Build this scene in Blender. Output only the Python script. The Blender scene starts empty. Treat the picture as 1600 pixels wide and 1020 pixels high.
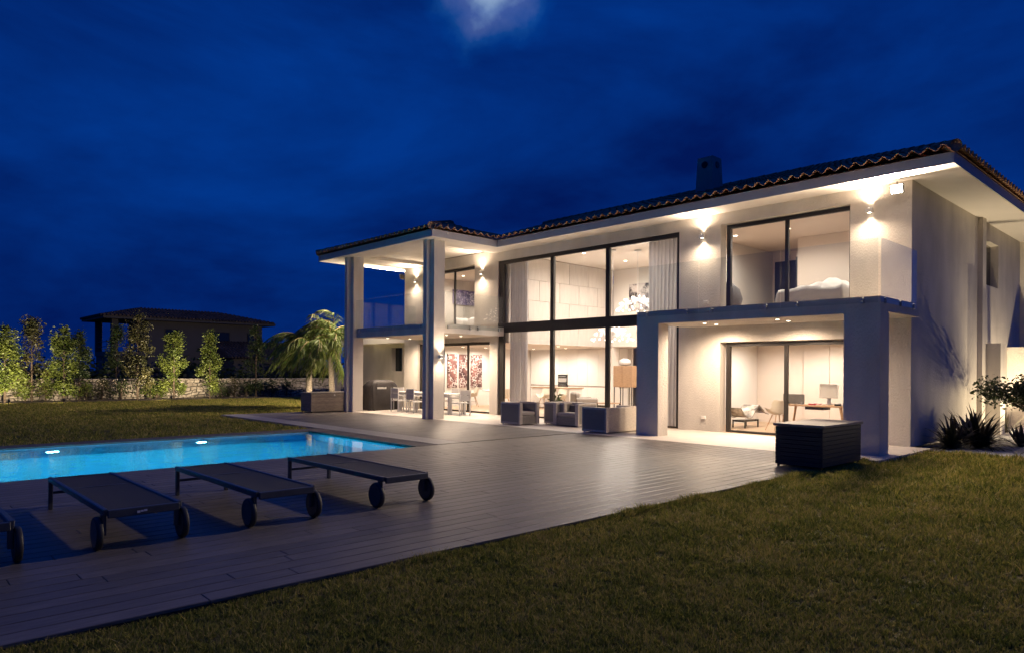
import bpy, math, random
import numpy as np
from mathutils import Vector, Matrix
random.seed(7)
R = math.radians
SC = bpy.context.scene
COL = SC.collection

# ------------------------------------------------------------------ camera
yaw, roll, CAMZ = 0.81634, 0.00731, 1.6
fw = Vector((-math.sin(yaw), math.cos(yaw), 0))
rt = Vector((math.cos(yaw), math.sin(yaw), 0))
up = Vector((0, 0, 1))
rt2 = rt * math.cos(roll) + up * math.sin(roll)
up2 = up * math.cos(roll) - rt * math.sin(roll)
cd = bpy.data.cameras.new('camera')
cam = bpy.data.objects.new('camera', cd)
COL.objects.link(cam)
m3 = Matrix((rt2, up2, -fw)).transposed()
cam.matrix_world = Matrix.Translation((0, 0, CAMZ)) @ m3.to_4x4()
cd.sensor_fit = 'HORIZONTAL'
cd.sensor_width = 36
cd.lens = 1084.5 / 1600 * 36
cd.shift_y = 67.9 / 1600
cd.clip_end = 2000
SC.camera = cam

# ------------------------------------------------------------------ sky
SKY_GAIN = 1.0
W = bpy.data.worlds.new('World')
SC.world = W
W.use_nodes = True
wt = W.node_tree
wt.nodes.clear()
def wn(t, **k):
    n = wt.nodes.new(t)
    for a, b in k.items():
        setattr(n, a, b)
    return n
wl = wt.links.new
moon_dir = Vector((-1150, 1000, 845)).normalized()
w_out = wn('ShaderNodeOutputWorld')
w_bg = wn('ShaderNodeBackground')
w_tc = wn('ShaderNodeTexCoord')
# twilight sky after sunset
w_sky = wn('ShaderNodeTexSky', sky_type='NISHITA')
w_sky.sun_disc = False
w_sky.sun_elevation = R(-4.0)
w_sky.sun_rotation = R(100)
w_sky.ozone_density = 6.0
w_sky.dust_density = 0.2
# clouds
w_map = wn('ShaderNodeMapping')
w_map.inputs['Scale'].default_value = (1.0, 1.0, 2.8)
w_map.inputs['Rotation'].default_value = (R(14), R(-10), R(20))
wl(w_tc.outputs['Generated'], w_map.inputs['Vector'])
w_n1 = wn('ShaderNodeTexNoise')
w_n1.inputs['Scale'].default_value = 1.6
w_n1.inputs['Detail'].default_value = 7
w_n1.inputs['Roughness'].default_value = 0.56
w_n1.inputs['Distortion'].default_value = 0.35
wl(w_map.outputs['Vector'], w_n1.inputs['Vector'])
w_cr = wn('ShaderNodeValToRGB')
e = w_cr.color_ramp.elements
e[0].position = 0.36
e[0].color = (0.0005, 0.0085, 0.092, 1)
e[1].position = 0.62
e[1].color = (0.0006, 0.036, 0.25, 1)
wl(w_n1.outputs['Fac'], w_cr.inputs['Fac'])
# a little of the physical twilight dome on top of the cloud tones
w_add = wn('ShaderNodeMix', data_type='RGBA', blend_type='ADD')
w_add.inputs[0].default_value = 0.02
wl(w_cr.outputs['Color'], w_add.inputs[6])
wl(w_sky.outputs['Color'], w_add.inputs[7])
# moon behind a small cloud
w_dot = wn('ShaderNodeVectorMath', operation='DOT_PRODUCT')
w_nrm = wn('ShaderNodeVectorMath', operation='NORMALIZE')
wl(w_tc.outputs['Generated'], w_nrm.inputs[0])
w_dn = wn('ShaderNodeTexNoise')
w_dn.inputs['Scale'].default_value = 16
w_dn.inputs['Detail'].default_value = 5
wl(w_tc.outputs['Generated'], w_dn.inputs['Vector'])
w_dsub = wn('ShaderNodeVectorMath', operation='SUBTRACT')
w_dsub.inputs[1].default_value = (0.5, 0.5, 0.5)
wl(w_dn.outputs['Color'], w_dsub.inputs[0])
w_dsc = wn('ShaderNodeVectorMath', operation='SCALE')
w_dsc.inputs['Scale'].default_value = 0.085
wl(w_dsub.outputs['Vector'], w_dsc.inputs[0])
w_dad = wn('ShaderNodeVectorMath', operation='ADD')
wl(w_nrm.outputs['Vector'], w_dad.inputs[0])
wl(w_dsc.outputs['Vector'], w_dad.inputs[1])
w_nr2 = wn('ShaderNodeVectorMath', operation='NORMALIZE')
wl(w_dad.outputs['Vector'], w_nr2.inputs[0])
wl(w_nr2.outputs['Vector'], w_dot.inputs[0])
w_dot.inputs[1].default_value = moon_dir
w_mr = wn('ShaderNodeValToRGB')
e = w_mr.color_ramp.elements
e[0].position = 0.0
e[0].color = (0, 0, 0, 1)
e[1].position = 1.0
e[1].color = (0.26, 0.36, 0.40, 1)
for p, c in ((0.35, (0.0, 0.008, 0.03, 1)), (0.58, (0.004, 0.028, 0.07, 1)), (0.80, (0.045, 0.068, 0.125, 1)), (0.90, (0.11, 0.165, 0.225, 1))):
    q = e.new(p)
    q.color = c
w_mm = wn('ShaderNodeMapRange')
w_mm.inputs['From Min'].default_value = 0.9960
w_mm.inputs['From Max'].default_value = 1.0
wl(w_dot.outputs['Value'], w_mm.inputs['Value'])
wl(w_mm.outputs['Result'], w_mr.inputs['Fac'])
w_add2 = wn('ShaderNodeMix', data_type='RGBA', blend_type='ADD')
w_add2.inputs[0].default_value = 1.0
wl(w_add.outputs[2], w_add2.inputs[6])
wl(w_mr.outputs['Color'], w_add2.inputs[7])
wl(w_add2.outputs[2], w_bg.inputs['Color'])
w_bg.inputs['Strength'].default_value = SKY_GAIN
wl(w_bg.outputs['Background'], w_out.inputs['Surface'])

# the veiled moon
sd = bpy.data.lights.new('moonlight', 'SUN')
sd.energy = 0.012
sd.angle = R(3)
sd.color = (0.75, 0.85, 1)
sun = bpy.data.objects.new('moonlight', sd)
sun.rotation_euler = (-moon_dir).to_track_quat('-Z', 'Y').to_euler()
COL.objects.link(sun)

# ------------------------------------------------------------------ exposure, render
SC.view_settings.view_transform = 'Standard'
SC.view_settings.look = 'None'
SC.view_settings.exposure = 0.0
SC.view_settings.gamma = 1.0
SC.view_settings.use_curve_mapping = False
SC.render.engine = 'CYCLES'
cy = SC.cycles
cy.use_denoising = True
cy.max_bounces = 8
cy.diffuse_bounces = 4
cy.glossy_bounces = 4
cy.transmission_bounces = 6
cy.transparent_max_bounces = 16
cy.sample_clamp_indirect = 4.0
cy.caustics_reflective = False
cy.blur_glossy = 0.5

# ------------------------------------------------------------------ materials
MATS = {}
class NT:
    def __init__(s, name):
        s.m = bpy.data.materials.new(name)
        s.m.use_nodes = True
        s.t = s.m.node_tree
        s.t.nodes.clear()
        s.out = s.n('ShaderNodeOutputMaterial')
    def n(s, t, **k):
        q = s.t.nodes.new(t)
        for a, b in k.items():
            setattr(q, a, b)
        return q
    def l(s, a, b):
        s.t.links.new(a, b)
def M(name, col, rough=0.6, metal=0.0, nscale=6.0, namt=0.15, bscale=0.0, bstr=0.0, spec=0.5, rnd=0.0, col2=None, stretch=None, coord='Position', island=0.0, transl=0.0, coat=0.0):
    if name in MATS:
        return MATS[name]
    q = NT(name)
    b = q.n('ShaderNodeBsdfPrincipled')
    b.inputs['Roughness'].default_value = rough
    b.inputs['Metallic'].default_value = metal
    b.inputs['Specular IOR Level'].default_value = spec
    b.inputs['Coat Weight'].default_value = coat
    if coord == 'Position':
        src = q.n('ShaderNodeNewGeometry').outputs['Position']
    else:
        src = q.n('ShaderNodeTexCoord').outputs[coord]
    if stretch:
        mp = q.n('ShaderNodeMapping')
        mp.inputs['Scale'].default_value = stretch
        q.l(src, mp.inputs['Vector'])
        src = mp.outputs['Vector']
    c2 = col2 or tuple(min(1, c * (1 + namt)) for c in col)
    c1 = col if col2 else tuple(c * (1 - namt) for c in col)
    nz = q.n('ShaderNodeTexNoise')
    nz.inputs['Scale'].default_value = nscale
    nz.inputs['Detail'].default_value = 5
    q.l(src, nz.inputs['Vector'])
    rp = q.n('ShaderNodeValToRGB')
    rp.color_ramp.elements[0].position = 0.32
    rp.color_ramp.elements[1].position = 0.68
    rp.color_ramp.elements[0].color = (*c1, 1)
    rp.color_ramp.elements[1].color = (*c2, 1)
    q.l(nz.outputs['Fac'], rp.inputs['Fac'])
    cout = rp.outputs['Color']
    if rnd or island:
        if island:
            ro = q.n('ShaderNodeNewGeometry').outputs['Random Per Island']
        else:
            ro = q.n('ShaderNodeObjectInfo').outputs['Random']
        mr = q.n('ShaderNodeMapRange')
        a = island or rnd
        mr.inputs['To Min'].default_value = 1 - a
        mr.inputs['To Max'].default_value = 1 + a
        q.l(ro, mr.inputs['Value'])
        hv = q.n('ShaderNodeHueSaturation')
        q.l(mr.outputs['Result'], hv.inputs['Value'])
        q.l(cout, hv.inputs['Color'])
        cout = hv.outputs['Color']
    q.l(cout, b.inputs['Base Color'])
    if bstr:
        bn = q.n('ShaderNodeTexNoise')
        bn.inputs['Scale'].default_value = bscale
        bn.inputs['Detail'].default_value = 3
        q.l(src, bn.inputs['Vector'])
        bp = q.n('ShaderNodeBump')
        bp.inputs['Strength'].default_value = bstr
        bp.inputs['Distance'].default_value = 0.02
        q.l(bn.outputs['Fac'], bp.inputs['Height'])
        q.l(bp.outputs['Normal'], b.inputs['Normal'])
    sh = b.outputs['BSDF']
    if transl:
        tr = q.n('ShaderNodeBsdfTranslucent')
        q.l(cout, tr.inputs['Color'])
        mx = q.n('ShaderNodeMixShader')
        mx.inputs['Fac'].default_value = transl
        q.l(sh, mx.inputs[1])
        q.l(tr.outputs['BSDF'], mx.inputs[2])
        sh = mx.outputs['Shader']
    q.l(sh, q.out.inputs['Surface'])
    MATS[name] = q.m
    return q.m
def emit(name, col, s):
    if name in MATS:
        return MATS[name]
    q = NT(name)
    em = q.n('ShaderNodeEmission')
    em.inputs['Color'].default_value = (*col, 1)
    em.inputs['Strength'].default_value = s
    q.l(em.outputs['Emission'], q.out.inputs['Surface'])
    MATS[name] = q.m
    return q.m
def glass(name, tint, ior=1.5, rough=0.0, dirt=0.0):
    q = NT(name)
    t = q.n('ShaderNodeBsdfTransparent')
    t.inputs['Color'].default_value = (*tint, 1)
    g = q.n('ShaderNodeBsdfGlossy')
    g.inputs['Roughness'].default_value = rough
    # Schlick reflectance that is the same from both sides of a thin pane
    lw = q.n('ShaderNodeLayerWeight')
    lw.inputs['Blend'].default_value = 0.5
    pw = q.n('ShaderNodeMath', operation='POWER')
    pw.inputs[1].default_value = 5.0
    q.l(lw.outputs['Facing'], pw.inputs[0])
    fr = q.n('ShaderNodeMath', operation='MULTIPLY_ADD')
    r0 = ((ior - 1) / (ior + 1)) ** 2 * 1.4
    fr.inputs[1].default_value = 1 - r0
    fr.inputs[2].default_value = r0
    q.l(pw.outputs['Value'], fr.inputs[0])
    mx = q.n('ShaderNodeMixShader')
    q.l(fr.outputs['Value'], mx.inputs['Fac'])
    q.l(t.outputs['BSDF'], mx.inputs[1])
    q.l(g.outputs['BSDF'], mx.inputs[2])
    sh = mx.outputs['Shader']
    if dirt:
        d = q.n('ShaderNodeBsdfDiffuse')
        d.inputs['Color'].default_value = (0.75, 0.78, 0.78, 1)
        nz = q.n('ShaderNodeTexNoise')
        nz.inputs['Scale'].default_value = 3
        nz.inputs['Detail'].default_value = 6
        gm = q.n('ShaderNodeNewGeometry')
        q.l(gm.outputs['Position'], nz.inputs['Vector'])
        ml = q.n('ShaderNodeMath', operation='MULTIPLY')
        ml.inputs[1].default_value = dirt * 2
        q.l(nz.outputs['Fac'], ml.inputs[0])
        m2 = q.n('ShaderNodeMixShader')
        q.l(ml.outputs['Value'], m2.inputs['Fac'])
        q.l(sh, m2.inputs[1])
        q.l(d.outputs['BSDF'], m2.inputs[2])
        sh = m2.outputs['Shader']
    q.l(sh, q.out.inputs['Surface'])
    MATS[name] = q.m
    return q.m

plaster = M('plaster', (0.66, 0.605, 0.535), 0.9, nscale=1.6, namt=0.11, bscale=45, bstr=1.0, stretch=(1, 1, 0.45), spec=0.2)
soffit_m = M('soffit_paint', (0.82, 0.77, 0.70), 0.85, nscale=1, namt=0.03, bscale=120, bstr=0.05, spec=0.2)
fascia_m = M('fascia_paint', (0.58, 0.56, 0.53), 0.7, nscale=2, namt=0.05, spec=0.3)
white_w = M('interior_paint', (0.74, 0.70, 0.65), 0.85, nscale=1, namt=0.02, spec=0.2)
warm_w = M('interior_paint_warm', (0.70, 0.61, 0.53), 0.85, nscale=1, namt=0.02, spec=0.2)
frame_m = M('dark_aluminium', (0.028, 0.023, 0.020), 0.45, 0.2, nscale=3, namt=0.1)
glass_m = glass('window_glass', (0.95, 0.96, 0.95), 1.45)
bal_m = glass('balustrade_glass', (0.94, 0.96, 0.955), 1.5, dirt=0.007)
steel = M('brushed_steel', (0.55, 0.56, 0.57), 0.3, 0.9, nscale=30, namt=0.1)
tile_m = M('terracotta_eave_lit', (0.34, 0.17, 0.095), 0.85, nscale=9, col2=(0.62, 0.40, 0.25), rnd=0.25, bscale=40, bstr=0.3, spec=0.2)  # eave tiles paler than the field: lamplight from below put into their colour
tile_f = M('terracotta_field', (0.20, 0.12, 0.085), 0.9, nscale=7, col2=(0.40, 0.25, 0.16), island=0.3, bscale=40, bstr=0.3, spec=0.2)
deck_m = M('deck_plank', (0.105, 0.091, 0.082), 0.44, nscale=5, col2=(0.175, 0.154, 0.14), rnd=0.17, stretch=(9, 0.8, 9), bscale=10, bstr=0.04, spec=0.4)
deck_f = M('deck_plank_field', (0.105, 0.091, 0.082), 0.44, nscale=5, col2=(0.175, 0.154, 0.14), island=0.17, stretch=(9, 0.8, 9), bscale=10, bstr=0.04, spec=0.4)
dark_gap = M('deck_substrate', (0.02, 0.018, 0.016), 0.9)
border_m = M('deck_border', (0.34, 0.31, 0.28), 0.5, nscale=5, namt=0.12, stretch=(1, 6, 6), bscale=18, bstr=0.1)
coping_m = M('pool_coping', (0.12, 0.10, 0.088), 0.8, nscale=8, namt=0.15)
terr_m = M('terrace_stone', (0.62, 0.57, 0.51), 0.55, nscale=2.5, namt=0.07, bscale=30, bstr=0.03)
pool_m = M('pool_plaster', (0.30, 0.50, 0.60), 0.6, nscale=3, namt=0.06)
gravel_m = M('pale_gravel', (0.46, 0.45, 0.45), 0.95, nscale=60, namt=0.4, bscale=70, bstr=0.8)
soil_m = M('soil', (0.10, 0.075, 0.05), 0.95, nscale=12, namt=0.4, bscale=20, bstr=0.6)
stone_m = M('dry_stone', (0.30, 0.25, 0.20), 0.95, nscale=4, col2=(0.46, 0.41, 0.35), island=0.25, bscale=18, bstr=0.5)
mortar_m = M('wall_core', (0.10, 0.09, 0.075), 0.95, nscale=5, namt=0.3)
bark_m = M('bark', (0.09, 0.065, 0.045), 0.95, nscale=14, namt=0.4, bscale=20, bstr=0.6)
palmbark = M('palm_bark', (0.10, 0.08, 0.065), 0.95, nscale=4, col2=(0.26, 0.22, 0.18), stretch=(3, 3, 9), bscale=12, bstr=0.7)
leaf_a = M('leaf_light', (0.065, 0.095, 0.016), 0.5, nscale=1.5, col2=(0.14, 0.17, 0.03), island=0.45, transl=0.25)
leaf_b = M('leaf_dark', (0.022, 0.04, 0.010), 0.45, nscale=1.5, col2=(0.05, 0.07, 0.018), island=0.45, transl=0.2)
leaf_r = M('leaf_bronze', (0.035, 0.042, 0.014), 0.45, nscale=1.5, col2=(0.085, 0.075, 0.026), island=0.45, transl=0.2)
palm_l = M('palm_leaf', (0.075, 0.125, 0.020), 0.5, nscale=1.2, col2=(0.15, 0.185, 0.038), island=0.4, transl=0.3)
phorm_m = M('flax_leaf', (0.030, 0.036, 0.016), 0.45, nscale=3, col2=(0.06, 0.04, 0.025), island=0.4, transl=0.1)
wicker_m = M('wicker', (0.54, 0.48, 0.41), 0.7, nscale=60, namt=0.25, bscale=90, bstr=0.5)
wicker_d = M('wicker_panel', (0.22, 0.20, 0.18), 0.4, nscale=60, namt=0.25, bscale=90, bstr=0.5)
cushion_m = M('grey_cushion', (0.16, 0.15, 0.15), 0.9, nscale=30, namt=0.1, bscale=60, bstr=0.2)
lmetal = M('lounger_metal', (0.10, 0.105, 0.11), 0.38, 0.6, nscale=10, namt=0.1)
sling_m = M('lounger_sling', (0.035, 0.033, 0.034), 0.7, nscale=80, namt=0.15, bscale=300, bstr=0.2)
wheel_m = M('wheel_plastic', (0.02, 0.02, 0.021), 0.55, nscale=10, namt=0.1)
boxd_m = M('box_slat_dark', (0.022, 0.021, 0.021), 0.5, nscale=6, namt=0.25, stretch=(1, 1, 8), rnd=0.15)
boxb_m = M('box_slat_brown', (0.24, 0.19, 0.15), 0.55, nscale=6, namt=0.25, stretch=(1, 1, 8), rnd=0.15)
lid_m = M('box_lid', (0.22, 0.185, 0.16), 0.5, nscale=6, namt=0.2)
cover_m = M('grill_cover', (0.02, 0.016, 0.017), 0.6, nscale=4, namt=0.3, bscale=5, bstr=0.5)
white_p = M('white_plastic', (0.72, 0.70, 0.67), 0.45, nscale=4, namt=0.03)
grey_p = M('pale_mesh_fabric', (0.45, 0.43, 0.42), 0.7, nscale=40, namt=0.08)
oak_m = M('oak', (0.42, 0.27, 0.16), 0.5, nscale=4, namt=0.15, stretch=(2, 9, 9))
oakf_m = M('oak_floor', (0.46, 0.33, 0.22), 0.45, nscale=3, namt=0.12, stretch=(6, 1, 1))
curt_m = M('curtain_cloth', (0.66, 0.63, 0.62), 0.9, nscale=2, namt=0.04, transl=0.3)
lin_m = M('bed_linen', (0.70, 0.67, 0.64), 0.9, nscale=6, namt=0.04, bscale=5, bstr=0.6)
kit_m = M('kitchen_lacquer', (0.80, 0.78, 0.75), 0.25, nscale=2, namt=0.02)
black_m = M('black_gloss', (0.012, 0.012, 0.014), 0.2, nscale=4, namt=0.1)
navy_m = M('dark_door', (0.025, 0.027, 0.045), 0.35, nscale=4, namt=0.2)
stonep_m = M('stone_cladding', (0.47, 0.43, 0.39), 0.7, nscale=2.2, namt=0.06, rnd=0.05, stretch=(4, 4, 0.8))
fab_m = M('upholstery', (0.40, 0.36, 0.32), 0.9, nscale=30, namt=0.08)
cream_m = M('cream_shell', (0.66, 0.60, 0.50), 0.45, nscale=4, namt=0.03)
chim_m = M('chimney_render', (0.30, 0.31, 0.32), 0.9, nscale=4, namt=0.1, bscale=40, bstr=0.3)
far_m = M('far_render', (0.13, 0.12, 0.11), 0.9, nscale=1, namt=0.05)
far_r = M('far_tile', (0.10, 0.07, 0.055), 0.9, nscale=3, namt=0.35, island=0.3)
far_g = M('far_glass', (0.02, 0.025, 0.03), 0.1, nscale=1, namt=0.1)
red_m = M('red_petal', (0.45, 0.02, 0.03), 0.6, nscale=20, namt=0.3, island=0.3)
pet_m = M('cream_petal', (0.75, 0.62, 0.40), 0.6, nscale=20, namt=0.1, island=0.2)
terra_m = M('terracotta_pot', (0.42, 0.22, 0.11), 0.8)
chrome = M('chrome', (0.6, 0.6, 0.6), 0.12, 1.0, nscale=3, namt=0.02)
cow_m = M('cow_hide', (0.05, 0.035, 0.03), 0.8, nscale=5, col2=(0.75, 0.70, 0.62))
def art_mat(name, base, c2, c3, s):
    q = NT(name)
    b = q.n('ShaderNodeBsdfPrincipled')
    b.inputs['Roughness'].default_value = 0.6
    tc = q.n('ShaderNodeNewGeometry')
    n1 = q.n('ShaderNodeTexNoise')
    n1.inputs['Scale'].default_value = s
    n1.inputs['Detail'].default_value = 3
    q.l(tc.outputs['Position'], n1.inputs['Vector'])
    r1 = q.n('ShaderNodeValToRGB')
    r1.color_ramp.elements[0].position = 0.40
    r1.color_ramp.elements[1].position = 0.60
    r1.color_ramp.elements[0].color = (*base, 1)
    r1.color_ramp.elements[1].color = (*c2, 1)
    q.l(n1.outputs['Fac'], r1.inputs['Fac'])
    n2 = q.n('ShaderNodeTexVoronoi', feature='DISTANCE_TO_EDGE')
    n2.inputs['Scale'].default_value = s * 3.2
    n3 = q.n('ShaderNodeTexNoise')
    n3.inputs['Scale'].default_value = s * 1.7
    q.l(tc.outputs['Position'], n3.inputs['Vector'])
    q.l(tc.outputs['Position'], n2.inputs['Vector'])
    lt = q.n('ShaderNodeMath', operation='LESS_THAN')
    lt.inputs[1].default_value = 0.075
    q.l(n2.outputs['Distance'], lt.inputs[0])
    gt = q.n('ShaderNodeMath', operation='GREATER_THAN')
    gt.inputs[1].default_value = 0.48
    q.l(n3.outputs['Fac'], gt.inputs[0])
    ml = q.n('ShaderNodeMath', operation='MULTIPLY')
    q.l(lt.outputs['Value'], ml.inputs[0])
    q.l(gt.outputs['Value'], ml.inputs[1])
    mx = q.n('ShaderNodeMix', data_type='RGBA')
    mx.inputs[7].default_value = (*c3, 1)
    q.l(ml.outputs['Value'], mx.inputs[0])
    q.l(r1.outputs['Color'], mx.inputs[6])
    q.l(mx.outputs[2], b.inputs['Base Color'])
    q.l(b.outputs['BSDF'], q.out.inputs['Surface'])
    return q.m
art_red = art_mat('canvas_red', (0.055, 0.020, 0.022), (0.24, 0.10, 0.085), (0.62, 0.56, 0.52), 2.6)
art_bw = art_mat('canvas_grey', (0.03, 0.025, 0.03), (0.55, 0.50, 0.48), (0.6, 0.56, 0.53), 3.5)
art_pur = art_mat('canvas_violet', (0.06, 0.05, 0.12), (0.17, 0.14, 0.27), (0.45, 0.40, 0.50), 3.2)

# lawn: short turf of mixed green and straw
def lawn_mat(name, island):
    q = NT(name)
    b = q.n('ShaderNodeBsdfPrincipled')
    b.inputs['Roughness'].default_value = 0.75
    b.inputs['Specular IOR Level'].default_value = 0.08
    g = q.n('ShaderNodeNewGeometry')
    n1 = q.n('ShaderNodeTexNoise')
    n1.inputs['Scale'].default_value = 1.4
    n1.inputs['Detail'].default_value = 7
    n1.inputs['Roughness'].default_value = 0.75
    q.l(g.outputs['Position'], n1.inputs['Vector'])
    src = n1.outputs['Fac']
    if island:
        a = q.n('ShaderNodeMath', operation='MULTIPLY_ADD')
        a.inputs[1].default_value = 0.55
        a.inputs[2].default_value = -0.275
        q.l(g.outputs['Random Per Island'], a.inputs[0])
        s = q.n('ShaderNodeMath', operation='ADD')
        q.l(src, s.inputs[0])
        q.l(a.outputs['Value'], s.inputs[1])
        src = s.outputs['Value']
    r = q.n('ShaderNodeValToRGB')
    el = r.color_ramp.elements
    el[0].position = 0.16
    el[0].color = (0.075, 0.108, 0.020, 1)
    el[1].position = 0.95
    el[1].color = (0.54, 0.42, 0.18, 1)
    for p, c in ((0.42, (0.22, 0.24, 0.045, 1)), (0.58, (0.40, 0.365, 0.08, 1)), (0.70, (0.50, 0.40, 0.13, 1))):
        k = el.new(p)
        k.color = c
    q.l(src, r.inputs['Fac'])
    q.l(r.outputs['Color'], b.inputs['Base Color'])
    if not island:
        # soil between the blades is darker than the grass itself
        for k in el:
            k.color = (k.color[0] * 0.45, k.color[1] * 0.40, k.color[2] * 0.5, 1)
        bn = q.n('ShaderNodeTexNoise')
        bn.inputs['Scale'].default_value = 22
        bn.inputs['Detail'].default_value = 4
        q.l(g.outputs['Position'], bn.inputs['Vector'])
        bp = q.n('ShaderNodeBump')
        bp.inputs['Strength'].default_value = 0.9
        bp.inputs['Distance'].default_value = 0.05
        q.l(bn.outputs['Fac'], bp.inputs['Height'])
        q.l(bp.outputs['Normal'], b.inputs['Normal'])
        q.l(b.outputs['BSDF'], q.out.inputs['Surface'])
    else:
        t = q.n('ShaderNodeBsdfTranslucent')
        q.l(r.outputs['Color'], t.inputs['Color'])
        mx = q.n('ShaderNodeMixShader')
        mx.inputs['Fac'].default_value = 0.25
        q.l(b.outputs['BSDF'], mx.inputs[1])
        q.l(t.outputs['BSDF'], mx.inputs[2])
        q.l(mx.outputs['Shader'], q.out.inputs['Surface'])
    return q.m
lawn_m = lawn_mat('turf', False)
blade_m = lawn_mat('grass_blade', True)

# water surface: refracting sheet with faint ripples
q = NT('pool_water')
b = q.n('ShaderNodeBsdfPrincipled')
b.inputs['Base Color'].default_value = (0.80, 0.95, 1.0, 1)
b.inputs['Roughness'].default_value = 0.0
b.inputs['IOR'].default_value = 1.33
b.inputs['Transmission Weight'].default_value = 1.0
g = q.n('ShaderNodeNewGeometry')
mp = q.n('ShaderNodeMapping')
mp.inputs['Scale'].default_value = (1.0, 1.0, 1.0)
q.l(g.outputs['Position'], mp.inputs['Vector'])
nz = q.n('ShaderNodeTexNoise')
nz.inputs['Scale'].default_value = 2.2
nz.inputs['Detail'].default_value = 2
q.l(mp.outputs['Vector'], nz.inputs['Vector'])
bp = q.n('ShaderNodeBump')
bp.inputs['Strength'].default_value = 0.09
bp.inputs['Distance'].default_value = 0.05
q.l(nz.outputs['Fac'], bp.inputs['Height'])
q.l(bp.outputs['Normal'], b.inputs['Normal'])
q.l(b.outputs['BSDF'], q.out.inputs['Surface'])
water_m = q.m

WARM = (1.0, 0.77, 0.56)
INT = (1.0, 0.865, 0.75)
glow_w = emit('warm_lamp_glow', (1.0, 0.82, 0.6), 14)
glow_h = emit('flood_glow', (1.0, 0.9, 0.75), 60)
glow_b = emit('bulb_glow', (1.0, 0.88, 0.76), 4.5)
glow_p = emit('pool_lamp_glow', (0.55, 0.9, 1.0), 9)

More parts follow.
